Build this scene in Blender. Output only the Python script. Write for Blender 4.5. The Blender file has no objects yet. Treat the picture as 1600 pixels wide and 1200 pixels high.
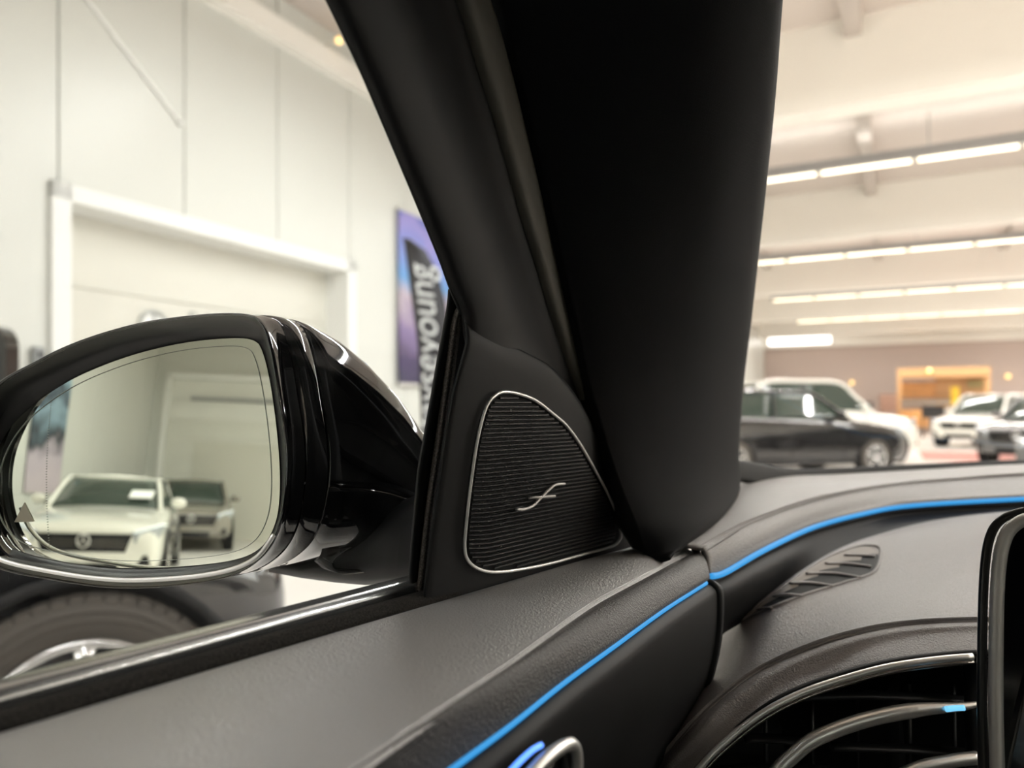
import bpy, bmesh, math, random
from mathutils import Vector, Matrix
from mathutils.bvhtree import BVHTree
random.seed(7)
SC = bpy.context.scene
COL = SC.collection

# ------------------------------------------------------------------ camera, exposure, world
F = 1150.0                      # focal length in pixels of the 1600 x 1200 frame
EYE = Vector((0, 0, 1.2))       # the phone held at the driver's head, 1.2 m above the hall floor
cam_d = bpy.data.cameras.new('camera')
cam = bpy.data.objects.new('camera', cam_d); COL.objects.link(cam)
cam.location = EYE; cam.rotation_euler = (math.pi/2, 0, 0)
cam_d.sensor_width = 36.0; cam_d.lens = F/1600*36.0
cam_d.shift_y = 40/1600.0
cam_d.clip_start = 0.02; cam_d.clip_end = 200
cam_d.dof.use_dof = True; cam_d.dof.focus_distance = 0.50; cam_d.dof.aperture_fstop = 4.9
SC.camera = cam
SC.view_settings.view_transform = 'Standard'
SC.view_settings.look = 'None'
SC.view_settings.gamma = 1.0
SC.view_settings.use_curve_mapping = False
SC.view_settings.exposure = 0.42
SC.cycles.use_denoising = True
SC.cycles.max_bounces = 14
SC.cycles.diffuse_bounces = 7
SC.cycles.glossy_bounces = 6
SC.cycles.transparent_max_bounces = 24
SC.cycles.sample_clamp_indirect = 6.0
world = bpy.data.worlds.new('world'); SC.world = world
world.use_nodes = True
world.node_tree.nodes['Background'].inputs[0].default_value = (0.9, 0.95, 1.0, 1)
world.node_tree.nodes['Background'].inputs[1].default_value = 0.6

# ------------------------------------------------------------------ frames of reference
# the hall: W runs along the white side wall, N points from that wall into the hall
W = Vector((0.462, 0.887, 0)); N = Vector((0.887, -0.462, 0))
def H(s, n, z): return W*s + N*n + Vector((0, 0, z))
HALL_ANG = math.atan2(W.y, W.x)
# the car: C forward, L to its left
TH = math.radians(37)
C = Vector((math.sin(TH), math.cos(TH), 0)); L = Vector((-math.cos(TH), math.sin(TH), 0))
CAR_ANG = math.atan2(C.y, C.x)
def K(u, v, z): return C*u + L*v + Vector((0, 0, z))
def P(px, py, d): return Vector(((px-800)/F*d, d, 1.2 + (640-py)/F*d))     # a sighted point at distance d
def PV(px, py, v):                                                          # sighted point on the plane "v to the left of the seat"
    a = (px-800)/F
    return P(px, py, v/(L.x*a + L.y))
def PZ(px, py, z): return P(px, py, (1.2-z)*F/(py-640))                     # sighted point at height z
def PD(px, py, v0):                                                         # same, plane leaning inward above the belt line
    a = (px-800)/F; q = (640-py)/F
    return P(px, py, (v0-0.15*0.117)/(L.x*a + L.y + 0.15*q))

# hall lighting: one suspended tube row in the middle of every bay
BAY = 8.1; BEAM0 = 10.6
HB, HC = 5.2, 6.34              # underside of the beams, underside of the roof slabs
NL, NR = -6.8, 16.0             # side wall, far side wall
SB, SF = -17.3, 45.0            # rear wall, far wall
ROW_POWER = 700.0; UP_FILL_POWER = 45.0
for k in range(-3, 5):
    s = 14.6 + BAY*k
    if s < SB+1 or s > SF-1: continue
    for zz, tilt, en in ((5.50, 0.0, ROW_POWER), (5.76, math.pi, UP_FILL_POWER)):      # tubes shine down; the upward light is added to brighten the roof
        ld = bpy.data.lights.new('tube_and_fill_light', 'AREA'); ld.shape = 'RECTANGLE'
        ld.size = 19.4; ld.size_y = 0.10; ld.energy = en*{-1: 1.25, -2: 0.5, -3: 1.5}.get(k, 1.0); ld.color = (1.0, 0.997, 0.965)
        lo = bpy.data.objects.new('tube_and_fill_light', ld); COL.objects.link(lo)
        lo.location = H(s, (NL+NR)/2+0.7, zz); lo.rotation_euler = (tilt, 0, HALL_ANG + math.pi/2)

# ------------------------------------------------------------------ materials
MATS = {}
def mat(name, col, rough=0.5, metal=0.0, spec=0.5, bump=None, var=None, coat=0.0, emit=None, estr=0.0, sheen=0.0):
    if name in MATS: return MATS[name]
    m = bpy.data.materials.new(name); m.use_nodes = True
    nt = m.node_tree; b = nt.nodes['Principled BSDF']
    b.inputs['Base Color'].default_value = (*col, 1)
    b.inputs['Roughness'].default_value = rough; b.inputs['Metallic'].default_value = metal
    b.inputs['Specular IOR Level'].default_value = spec
    b.inputs['Coat Weight'].default_value = coat; b.inputs['Coat Roughness'].default_value = 0.03
    if sheen: b.inputs['Sheen Weight'].default_value = sheen
    if emit:
        b.inputs['Emission Color'].default_value = (*emit, 1); b.inputs['Emission Strength'].default_value = estr
    tc = None
    if bump or var:
        tc = nt.nodes.new('ShaderNodeTexCoord')
    if var:
        scale, amt = var
        n = nt.nodes.new('ShaderNodeTexNoise'); n.inputs['Scale'].default_value = scale; n.inputs['Detail'].default_value = 4
        nt.links.new(tc.outputs['Object'], n.inputs['Vector'])
        r = nt.nodes.new('ShaderNodeValToRGB')
        r.color_ramp.elements[0].position = 0.3; r.color_ramp.elements[1].position = 0.7
        r.color_ramp.elements[0].color = (*[max(0, c*(1-amt)) for c in col], 1)
        r.color_ramp.elements[1].color = (*[min(1, c*(1+amt)) for c in col], 1)
        nt.links.new(n.outputs[0], r.inputs[0]); nt.links.new(r.outputs[0], b.inputs['Base Color'])
    if bump:
        kind, scale, strength, dist = bump
        if kind == 'leather':
            t = nt.nodes.new('ShaderNodeTexVoronoi'); t.feature = 'F1'; t.inputs['Scale'].default_value = scale
            w = nt.nodes.new('ShaderNodeTexNoise'); w.inputs['Scale'].default_value = scale*0.6
            w.inputs['Detail'].default_value = 3
            nt.links.new(tc.outputs['Object'], w.inputs['Vector'])
            mx = nt.nodes.new('ShaderNodeMixRGB'); mx.inputs[0].default_value = 0.006
            nt.links.new(tc.outputs['Object'], mx.inputs[1]); nt.links.new(w.outputs['Color'], mx.inputs[2])
            nt.links.new(mx.outputs[0], t.inputs['Vector']); h = t.outputs['Distance']
        elif kind == 'weave':
            t = nt.nodes.new('ShaderNodeTexChecker'); t.inputs['Scale'].default_value = scale
            nt.links.new(tc.outputs['Object'], t.inputs['Vector']); h = t.outputs['Fac']
        else:
            t = nt.nodes.new('ShaderNodeTexNoise'); t.inputs['Scale'].default_value = scale; t.inputs['Detail'].default_value = 5
            nt.links.new(tc.outputs['Object'], t.inputs['Vector']); h = t.outputs[0]
        bp = nt.nodes.new('ShaderNodeBump'); bp.inputs['Strength'].default_value = strength; bp.inputs['Distance'].default_value = dist
        nt.links.new(h, bp.inputs['Height']); nt.links.new(bp.outputs[0], b.inputs['Normal'])
    MATS[name] = m
    return m

def pane_mat(name, tint, fres=1.45):
    if name in MATS: return MATS[name]
    m = bpy.data.materials.new(name); m.use_nodes = True
    nt = m.node_tree; nt.nodes.clear()
    o = nt.nodes.new('ShaderNodeOutputMaterial'); tr = nt.nodes.new('ShaderNodeBsdfTransparent')
    gl = nt.nodes.new('ShaderNodeBsdfGlossy'); fr = nt.nodes.new('ShaderNodeLayerWeight'); mx = nt.nodes.new('ShaderNodeMixShader')
    pw = nt.nodes.new('ShaderNodeMath'); pw.operation = 'POWER'; pw.inputs[1].default_value = 5.0
    sc_ = nt.nodes.new('ShaderNodeMath'); sc_.operation = 'MULTIPLY_ADD'; sc_.inputs[1].default_value = 0.6; sc_.inputs[2].default_value = 0.007
    tr.inputs[0].default_value = (*tint, 1); gl.inputs['Roughness'].default_value = 0.01
    fr.inputs[0].default_value = 0.5
    nt.links.new(fr.outputs['Facing'], pw.inputs[0]); nt.links.new(pw.outputs[0], sc_.inputs[0])
    nt.links.new(sc_.outputs[0], mx.inputs[0]); nt.links.new(tr.outputs[0], mx.inputs[1]); nt.links.new(gl.outputs[0], mx.inputs[2])
    nt.links.new(mx.outputs[0], o.inputs[0])
    MATS[name] = m
    return m

def ramp_mat(name, stops, axis=2, lo=0.0, hi=1.0, noise=0.0, rough=0.6, scale=2.0):
    """flat print: a colour run along one object axis, stirred by noise"""
    m = bpy.data.materials.new(name); m.use_nodes = True; nt = m.node_tree; b = nt.nodes['Principled BSDF']
    b.inputs['Roughness'].default_value = rough
    tc = nt.nodes.new('ShaderNodeTexCoord'); sp = nt.nodes.new('ShaderNodeSeparateXYZ')
    nt.links.new(tc.outputs['Object'], sp.inputs[0])
    mr = nt.nodes.new('ShaderNodeMapRange'); mr.inputs[1].default_value = lo; mr.inputs[2].default_value = hi
    nt.links.new(sp.outputs[axis], mr.inputs[0])
    n = nt.nodes.new('ShaderNodeTexNoise'); n.inputs['Scale'].default_value = scale; n.inputs['Detail'].default_value = 2
    nt.links.new(tc.outputs['Object'], n.inputs['Vector'])
    ma = nt.nodes.new('ShaderNodeMath'); ma.operation = 'MULTIPLY_ADD'
    nt.links.new(n.outputs[0], ma.inputs[0]); ma.inputs[1].default_value = noise
    su = nt.nodes.new('ShaderNodeMath'); su.operation = 'ADD'; su.inputs[1].default_value = -noise*0.5
    nt.links.new(mr.outputs[0], su.inputs[0]); nt.links.new(su.outputs[0], ma.inputs[2])
    r = nt.nodes.new('ShaderNodeValToRGB'); e = r.color_ramp.elements
    while len(e) < len(stops): e.new(0.5)
    for i, (p, c) in enumerate(stops):
        e[i].position = p; e[i].color = (*c, 1)
    nt.links.new(ma.outputs[0], r.inputs[0]); nt.links.new(r.outputs[0], b.inputs['Base Color'])
    return m

M_WALL = mat('cream_wall_panel', (0.635, 0.645, 0.605), 0.35, spec=0.4)
M_WALLP = mat('white_paint', (0.78, 0.785, 0.76), 0.5)
M_GATE = mat('gate_cream', (0.63, 0.62, 0.555), 0.4)
M_FLOOR = mat('hall_floor', (0.70, 0.67, 0.635), 0.28, var=(0.6, 0.06))
M_SLAB = mat('roof_slab', (0.62, 0.56, 0.515), 0.8)
M_BEAM = mat('beam_cream', (0.90, 0.875, 0.82), 0.8)
M_RIB = mat('rib_paint', (0.50, 0.45, 0.41), 0.8)
M_MAUVE = mat('mauve_wall', (0.50, 0.41, 0.37), 0.8)
M_GREYW = mat('grey_gate', (0.66, 0.66, 0.60), 0.5)
M_GREYL = mat('grey_gate_light', (0.74, 0.74, 0.69), 0.5)
M_TUBE = mat('tube_light', (1, 1, 1), 0.5, emit=(1.0, 0.86, 0.62), estr=2.2)
M_TROUGH = mat('grey_trough', (0.36, 0.36, 0.36), 0.5)
M_LAMP = mat('warm_lamp', (1, 0.8, 0.4), 0.5, emit=(1.0, 0.62, 0.22), estr=1.4)
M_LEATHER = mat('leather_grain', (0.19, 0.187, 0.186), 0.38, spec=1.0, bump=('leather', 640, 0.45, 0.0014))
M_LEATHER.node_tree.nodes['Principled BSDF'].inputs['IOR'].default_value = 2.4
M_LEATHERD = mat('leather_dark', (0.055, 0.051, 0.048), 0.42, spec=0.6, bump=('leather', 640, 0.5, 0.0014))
M_LEATHERB = mat('leather_brown', (0.115, 0.102, 0.098), 0.42, spec=0.9, bump=('leather', 640, 0.45, 0.0014))
M_TRIM = mat('black_trim', (0.0075, 0.0075, 0.0078), 0.55, spec=0.25, bump=('noise', 2500, 0.08, 0.0006))
M_FABRIC = mat('black_fabric', (0.007, 0.007, 0.0075), 0.9, spec=0.2, bump=('weave', 620, 0.5, 0.0008), sheen=0.03)
M_STRIP = mat('olive_gasket', (0.09, 0.085, 0.07), 0.6)
M_RUBBER = mat('black_rubber', (0.008, 0.008, 0.008), 0.5, spec=0.4)
M_FELT = mat('brown_felt', (0.125, 0.108, 0.096), 0.95, spec=0.1, var=(900, 0.7), bump=('noise', 1500, 0.8, 0.001))
M_GLOSS = mat('piano_black', (0.004, 0.004, 0.004), 0.04, spec=0.6, coat=1.0)
M_SATIN = mat('satin_black', (0.012, 0.012, 0.012), 0.35)
M_CHROME = mat('satin_chrome', (0.80, 0.79, 0.77), 0.34, metal=0.75)
M_DCHROME = mat('dark_chrome', (0.32, 0.30, 0.28), 0.22, metal=1.0)
M_SILVER = mat('silver_frame', (0.60, 0.58, 0.56), 0.45, metal=0.35)
M_BLACK = mat('vent_black', (0.004, 0.004, 0.004), 0.6, spec=0.2)
M_VANE = mat('vane_black', (0.018, 0.018, 0.018), 0.4)
M_SCREEN = mat('screen_black', (0.003, 0.003, 0.004), 0.08)
M_BLUE = mat('ambient_blue', (0.02, 0.08, 0.15), 0.5, spec=0.1, emit=(0.030, 0.23, 0.52), estr=1.0)
M_BLUEL = mat('ambient_lightblue', (0.1, 0.3, 0.4), 0.3, emit=(0.16, 0.50, 0.78), estr=1.0)
M_MIRROR = mat('mirror_silver', (0.80, 0.83, 0.735), 0.0, metal=1.0)
M_GRILLE = mat('grille_black', (0.012, 0.012, 0.012), 0.38, spec=0.5)
G_SIDE = pane_mat('side_glass', (0.95, 0.965, 0.975))
G_WIND = pane_mat('windshield_glass', (0.985, 0.98, 0.965))
M_HEADL = mat('headliner', (0.05, 0.048, 0.045), 0.9)

# ------------------------------------------------------------------ mesh helpers
def link_mesh(name, verts, faces, material, parent=None, smooth=True):
    me = bpy.data.meshes.new(name); me.from_pydata([tuple(v) for v in verts], [], faces); me.update()
    if smooth:
        for p in me.polygons: p.use_smooth = True
    if material: me.materials.append(material)
    o = bpy.data.objects.new(name, me); COL.objects.link(o)
    if parent: o.parent = parent
    return o
def from_bm(name, bm, material, parent=None, smooth=False):
    me = bpy.data.meshes.new(name); bm.to_mesh(me); bm.free()
    if smooth:
        for p in me.polygons: p.use_smooth = True
    if material: me.materials.append(material)
    o = bpy.data.objects.new(name, me); COL.objects.link(o)
    if parent: o.parent = parent
    return o
def tag(o, label, cat, group=None, kind=None):
    o['label'] = label; o['category'] = cat
    if group: o['group'] = group
    if kind: o['kind'] = kind
    return o
def structure(o, label=None):
    o['kind'] = 'structure'
    if label: o['label'] = label
    return o
def thing(name, label, cat, group=None, loc=None, rz=0.0):
    o = bpy.data.objects.new(name, None); COL.objects.link(o); o.empty_display_size = 0.1
    if loc is not None: o.location = loc
    o.rotation_euler = (0, 0, rz)
    return tag(o, label, cat, group)
def cr(p0, p1, p2, p3, t):
    return 0.5*((2*p1) + (p2-p0)*t + (2*p0-5*p1+4*p2-p3)*t*t + (3*p1-p0-3*p2+p3)*t*t*t)
def spline(pts, n, closed=False):
    pts = [Vector(p) for p in pts]; m = len(pts); out = []
    segs = m if closed else m-1
    for i in range(segs):
        if closed: a, b, c, d = pts[(i-1) % m], pts[i], pts[(i+1) % m], pts[(i+2) % m]
        else:
            b, c = pts[i], pts[i+1]
            a = pts[i-1] if i > 0 else b*2-c
            d = pts[i+2] if i+2 < m else c*2-b
        for k in range(n): out.append(cr(a, b, c, d, k/n))
    if not closed: out.append(pts[-1].copy())
    return out
def resample(pts, n, closed=False):
    pts = [Vector(p) for p in pts]
    q = pts + [pts[0]] if closed else pts
    acc = [0.0]
    for i in range(len(q)-1): acc.append(acc[-1] + (q[i+1]-q[i]).length)
    out = []; j = 0
    cnt = n if closed else n-1
    for k in range(n):
        t = acc[-1]*k/cnt
        while j < len(acc)-2 and acc[j+1] < t: j += 1
        f = (t-acc[j])/max(1e-9, acc[j+1]-acc[j])
        out.append(q[j].lerp(q[j+1], f))
    return out
def patch(name, rows, material, parent=None, ni=6, nj=6, thick=0.004, smooth=True):
    cols = [spline(r, nj) for r in rows]
    m = len(cols[0])
    lines = [spline([c[j] for c in cols], ni) for j in range(m)]
    R = len(lines[0]); verts = []; faces = []
    for i in range(R):
        for j in range(m): verts.append(lines[j][i])
    for i in range(R-1):
        for j in range(m-1):
            faces.append((i*m+j, i*m+j+1, (i+1)*m+j+1, (i+1)*m+j))
    s = 0.0
    for f in faces[::max(1, len(faces)//60)]:
        a, b, c = verts[f[0]], verts[f[1]], verts[f[2]]
        s += (b-a).cross(c-b).dot(EYE-a)
    if s < 0: faces = [f[::-1] for f in faces]
    o = link_mesh(name, verts, faces, material, parent, smooth)
    if thick:
        md = o.modifiers.new('thickness', 'SOLIDIFY'); md.thickness = thick; md.offset = -1
    return o
def tube(name, pts, r, material, parent=None, closed=False, sides=8, radii=None, flat=1.0, up=None):
    pts = [Vector(p) for p in pts]; n = len(pts); verts = []; faces = []
    prev = None
    for i, p in enumerate(pts):
        a = pts[(i-1) % n] if (closed or i > 0) else p
        b = pts[(i+1) % n] if (closed or i < n-1) else p
        t = (b-a).normalized()
        ref = up if up is not None else (prev if prev is not None else (Vector((0, 0, 1)) if abs(t.z) < 0.9 else Vector((1, 0, 0))))
        x = (ref - t*ref.dot(t)).normalized(); prev = x
        y = t.cross(x)
        rr = radii[i] if radii else r
        for k in range(sides):
            an = 2*math.pi*k/sides
            verts.append(p + x*math.cos(an)*rr + y*math.sin(an)*rr*flat)
    m = n if closed else n-1
    for i in range(m):
        for k in range(sides):
            k2 = (k+1) % sides; i2 = (i+1) % n
            faces.append((i*sides+k, i*sides+k2, i2*sides+k2, i2*sides+k))
    if not closed:
        faces.append(tuple(range(sides))[::-1]); faces.append(tuple((n-1)*sides+k for k in range(sides)))
    return link_mesh(name, verts, faces, material, parent)
def box_pts(corners8):
    v = corners8
    return v, [(0, 3, 2, 1), (4, 5, 6, 7), (0, 1, 5, 4), (1, 2, 6, 5), (2, 3, 7, 6), (3, 0, 4, 7)]
def hbox(name, s0, s1, n0, n1, z0, z1, material, parent=None, bevel=0.0, fr=H):
    v = [fr(s0, n0, z0), fr(s1, n0, z0), fr(s1, n1, z0), fr(s0, n1, z0), fr(s0, n0, z1), fr(s1, n0, z1), fr(s1, n1, z1), fr(s0, n1, z1)]
    v, f = box_pts(v)
    o = link_mesh(name, v, f, material, parent, smooth=False)
    bm = bmesh.new(); bm.from_mesh(o.data); bmesh.ops.recalc_face_normals(bm, faces=bm.faces); bm.to_mesh(o.data); bm.free()
    if bevel:
        md = o.modifiers.new('bevel', 'BEVEL'); md.width = bevel; md.segments = 2
    return o
def bvh_of(o):
    dg = bpy.context.evaluated_depsgraph_get(); dg.update()
    return BVHTree.FromObject(o, dg), (o.parent.location.copy() if o.parent else Vector())
def on(bvh, px, py, lift=0.0, fallback=0.6):
    d = P(px, py, 1.0) - EYE; off = bvh[1]
    h = bvh[0].ray_cast(EYE - off, d.normalized())
    if h[0] is None: return P(px, py, fallback)
    return h[0] + off - d.normalized()*lift
def text_obj(name, s, size, material, parent, mtx, extrude=0.004, font_shear=0.0):
    cu = bpy.data.curves.new(name, 'FONT'); cu.body = s; cu.size = size; cu.extrude = extrude; cu.shear = font_shear
    cu.align_x = 'CENTER'; cu.align_y = 'CENTER'
    tmp = bpy.data.objects.new(name, cu); COL.objects.link(tmp)
    dg = bpy.context.evaluated_depsgraph_get(); dg.update()
    me = bpy.data.meshes.new_from_object(tmp.evaluated_get(dg))
    bpy.data.objects.remove(tmp)
    me.transform(mtx); me.materials.clear(); me.materials.append(material)
    o = bpy.data.objects.new(name, me); COL.objects.link(o); o.parent = parent
    return o
def frame_mtx(origin, x, y):
    x = x.normalized(); y = (y - x*y.dot(x)).normalized(); z = x.cross(y)
    return Matrix(((x.x, y.x, z.x, origin.x), (x.y, y.y, z.y, origin.y), (x.z, y.z, z.z, origin.z), (0, 0, 0, 1)))

# ================================================================== THE HALL
structure(hbox('floor', SB-0.3, SF+0.3, NL-0.7, NR+0.3, -0.2, 0.0, M_FLOOR), 'pale beige polished hall floor')
structure(hbox('ceiling', SB-0.3, SF+0.3, NL-0.7, NR+0.3, HC, HC+0.2, M_SLAB), 'pinkish cream roof slabs between the beams')
ceil = bpy.data.objects['ceiling']
wl = structure(hbox('wall_left', SB-0.3, SF+0.3, NL-0.7, NL-0.42, 0, HC, M_WALL), 'cream panelled side wall')
# metal wall panels, 1.35 m wide, joints recessed; the gate takes three of them below 3.2 m
GS0, GS1, GZ = 4.06, 8.11, 3.20
pan = None
for k in range(-16, 31):
    s0 = 4.06 + 1.35*k; s1 = s0 + 1.35
    if s0 > SF-0.05 or s1 < SB+0.05: continue
    s0 = max(s0, SB); s1 = min(s1, SF)
    z0 = GZ if (s0 > GS0-0.1 and s1 < GS1+0.1) else 0.0
    o = hbox('wall_panel', s0+0.007, s1-0.007, NL-0.42, NL, z0, HC, M_WALL, wl, bevel=0.006)
structure(hbox('wall_right', SB-0.3, SF+0.3, NR, NR+0.3, 0, HC, M_BEAM), 'far cream side wall')
structure(hbox('wall_far', SF, SF+0.3, NL-0.7, NR, 0, 4.75, M_MAUVE), 'mauve wall at the far end of the hall')
wu = structure(hbox('wall_far_upper', SF-0.35, SF+0.3, NL-0.42, NR, 4.75, HC, M_BEAM), 'cream upper band of the far wall')
wb = structure(hbox('wall_back', SB-0.3, SB, NL-0.7, NR, 0, HC, M_WALL), 'cream wall behind the parked cars')
# roof beams with ribs between them
for k in range(-3, 5):
    s = BEAM0 + BAY*k
    if s < SB or s > SF-1: continue
    structure(hbox('trim_1' if k == -3 else 'trim_%d' % (k+4), s, s+0.45, NL, NR, HB, HC, M_BEAM), 'deep cream roof beam across the hall')
for k in range(-4, 5):
    s0 = max(SB, BEAM0 + BAY*k + 0.45); s1 = min(SF-0.4, BEAM0 + BAY*(k+1))
    if s1 - s0 < 1: continue
    for n in (-4.0, -0.6, 2.8, 6.2, 9.6, 13.0):
        hbox('roof_rib', s0, s1, n, n+0.22, HC-0.26, HC, M_RIB, ceil)
# suspended tube rows
for k in range(-3, 5):
    s = 14.6 + BAY*k
    if s < SB+1 or s > SF-1: continue
    where = {-3: 'above the rear of the hall', -2: 'over the display cars behind', -1: 'in the bay nearest the gate', 0: 'in the bay beyond the gate'}.get(k, 'in bay %d of the far hall' % k)
    names = ['second bay past the gate', 'third bay past the gate', 'fourth bay past the gate', 'last bay before the mauve wall']
    if k > 0: where = 'hung in the ' + names[k-1]
    t = thing('tube_light_row', 'long grey trough of warm tube lights ' + where, 'ceiling light', 'suspended tube light rows', H(s, NL+1, 5.5))
    t.rotation_euler = (0, 0, 0)
    fr = lambda a, b, c, o=t.location.copy(): H(a, b, c) - o
    hbox('trough', s-0.11, s+0.11, NL+2.4, NR-1, 5.56, 5.74, M_TROUGH, t, fr=fr)
    n = NL+2.5
    while n < NR-1.5:
        hbox('tube', s-0.05, s+0.05, n, n+1.45, 5.515, 5.56, M_TUBE, t, fr=fr)
        n += 1.55
    for nn in (NL+3.2, 0.5, 6.5, NR-2.5):
        hbox('hanger', s-0.01, s+0.01, nn, nn+0.02, 5.74, HC, M_TROUGH, t, fr=fr)
# rear wall gate seen in the door mirror
g = structure(hbox('door_2', SB, SB+0.05, -6.3, 6.2, 0.0, 4.6, M_GREYL), 'wide grey beige sectional gate in the rear wall')
z = 0.02
for i in range(8):
    hbox('gate_panel', SB+0.05, SB+0.08, -6.25, 6.15, z, z+0.545, M_GREYL if i > 5 else M_GREYW, g, bevel=0.008); z += 0.57
hbox('gate_frame', SB+0.05, SB+0.16, -6.45, -6.28, 0, 4.75, M_WALLP, g)
hbox('gate_frame', SB+0.05, SB+0.16, -6.45, 6.3, 4.6, 4.78, M_WALLP, g)
hbox('gate_rail', SB+0.1, SB+0.3, -5.6, 6.2, 3.98, 4.06, M_TROUGH, g)
hbox('pass_door', SB+0.08, SB+0.13, -5.4, -1.8, 0, 2.75, mat('pass_door_grey', (0.58, 0.57, 0.50), 0.5), g)

# the sectional gate in the side wall, beside our car
g1 = structure(hbox('door_1', GS0, GS1, NL-0.415, NL-0.36, 0, GZ, M_GATE), 'cream sectional gate with white frame and dealer sign')
z = 0.0
for i in range(5):
    hbox('gate_section', GS0+0.09, GS1-0.09, NL-0.36, NL-0.34, z+0.006, min(z+0.60, GZ-0.08)-0.006, M_GATE, g1, bevel=0.004); z += 0.60
hbox('gate_jamb', GS0-0.09, GS0+0.09, NL-0.40, NL+0.06, 0, GZ+0.08, M_WALLP, g1, bevel=0.01)
hbox('gate_jamb', GS1-0.09, GS1+0.09, NL-0.40, NL+0.06, 0, GZ+0.08, M_WALLP, g1, bevel=0.01)
hbox('gate_lintel', GS0-0.09, GS1+0.09, NL-0.40, NL+0.06, GZ-0.08, GZ+0.08, M_WALLP, g1, bevel=0.01)
def gate_point(px, py, n): # where a sight line meets the plane n
    a = (px-800)/F; d = n/(N.x*a + N.y); return P(px, py, d)
M_SIGN = mat('sign_grey', (0.42, 0.43, 0.41), 0.35, metal=0.3)
M_SIGNL = mat('sign_plate', (0.84, 0.85, 0.83), 0.3)
sg = thing('gate_sign', 'grey ring emblem with a star and raised lettering on the cream gate', 'sign', None, gate_point(240, 512, NL-0.335))
org = sg.location.copy()
ring = [Vector((0, 0, 0)) + W*math.cos(a)*0.17 + Vector((0, 0, 1))*math.sin(a)*0.17 + N*0.01 for a in [2*math.pi*i/40 for i in range(40)]]
tube('ring', ring, 0.024, M_SIGN, sg, closed=True, sides=8)
disc = [N*0.002] + [W*math.cos(2*math.pi*i/40)*0.165 + Vector((0, 0, 1))*math.sin(2*math.pi*i/40)*0.165 + N*0.002 for i in range(40)]
link_mesh('plate', disc, [(0, 1+i, 1+(i+1) % 40) for i in range(40)], M_SIGNL, sg, smooth=False)
for a in (90, 210, 330):
    d = W*math.cos(math.radians(a)) + Vector((0, 0, 1))*math.sin(math.radians(a))
    tube('star_ray', [N*0.012, N*0.012 + d*0.165], 0.01, M_SIGN, sg, radii=[0.034, 0.006], sides=4, flat=0.5)
tp = gate_point(318, 503, NL-0.335) - org
text_obj('lettering', 'Schl', 0.26, mat('letter_grey', (0.30, 0.31, 0.30), 0.5), sg, frame_mtx(tp, W, Vector((0, 0, 1))), 0.008)

# control box beside the gate, thin white diagonal line built as a rod on the wall, warm spot lamp at the eaves
bxp = gate_point(60, 563, NL+0.05)
cb = thing('control_box', 'small grey gate control box on the cream wall', 'control box', None, bxp)
fr0 = lambda a, b, c: W*a + N*b + Vector((0, 0, c))
hbox('case', -0.045, 0.045, -0.05, 0.03, -0.12, 0.12, mat('grey_case', (0.28, 0.29, 0.29), 0.5), cb, bevel=0.01, fr=fr0)
hbox('button', -0.02, 0.02, 0.03, 0.042, 0.03, 0.07, M_SATIN, cb, fr=fr0)
hbox('button', -0.02, 0.02, 0.03, 0.042, -0.06, -0.02, M_SATIN, cb, fr=fr0)
br = thing('diagonal_rod', 'thin white diagonal rod high on the panelled wall', 'brace rod', None, gate_point(282, 192, NL+0.02))
b0 = br.location.copy()
tube('rod', [Vector((0, 0, 0)), gate_point(135, -2, NL+0.02)-b0, gate_point(60, -100, NL+0.02)-b0], 0.018, mat('rod_white', (0.92, 0.92, 0.90), 0.4), br, sides=6)
tube('end_disc', [Vector((0, 0, 0))-N*0.02, N*0.02], 0.035, M_WALLP, br, sides=12)
lp = thing('spot_lamp', 'small warm spot lamp under the eaves near the door pillar', 'spot lamp', None, gate_point(530, 63, NL+0.25))
bm = bmesh.new(); bmesh.ops.create_uvsphere(bm, u_segments=16, v_segments=10, radius=0.05); from_bm('bulb', bm, M_LAMP, lp, True)
tube('bracket', [N*-0.25, N*-0.04], 0.015, M_WALLP, lp)
ed = structure(hbox('trim_10', SB, SF, NL-0.05, NL+0.16, HC-0.62, HC-0.36, M_BEAM), 'cream eaves purlin along the side wall')

# ------------------------------------------------------------------ far end furniture
def at_s(px, s):          # ground distance of a sight line meeting the cross plane s
    a = (px-800)/F; return s/(W.x*a + W.y)
def far_box(name, px0, px1, py0, py1, s, depth, material, parent, org, bevel=0.0):
    d0, d1 = at_s(px0, s), at_s(px1, s)
    p0 = P(px0, py1, d0); p1 = P(px1, py0, d1)
    n0, n1 = p0.dot(N), p1.dot(N); z0, z1 = p0.z, P(px0, py0, d0).z
    fr = lambda a, b, c: H(a, b, c) - org
    return hbox(name, s, s+depth, min(n0, n1), max(n0, n1), max(0, min(z0, z1)), max(z0, z1), material, parent, fr=fr, bevel=bevel)
SK = 41.0
org = P(1470, 674, at_s(1470, SK)); org.z = 0
M_OAK = mat('orange_wood', (0.62, 0.30, 0.10), 0.5, var=(3, 0.2)); M_OAKL = mat('light_wood', (0.58, 0.33, 0.15), 0.5)
k = thing('reception_kiosk', 'orange wooden reception kiosk against the mauve wall', 'kiosk', None, org)
far_box('canopy', 1402, 1548, 576, 590, SK, 2.0, M_OAKL, k, org)
far_box('screen_wall', 1406, 1462, 597, 622, SK+1.2, 0.2, M_OAK, k, org)
far_box('back_wall', 1462, 1545, 590, 640, SK+1.4, 0.2, M_OAKL, k, org)
far_box('side_post', 1402, 1408, 590, 668, SK, 0.3, M_OAKL, k, org)
far_box('side_post', 1541, 1548, 590, 668, SK, 0.3, M_OAKL, k, org)
far_box('counter', 1404, 1450, 640, 668, SK+0.2, 0.8, M_OAK, k, org)
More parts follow.
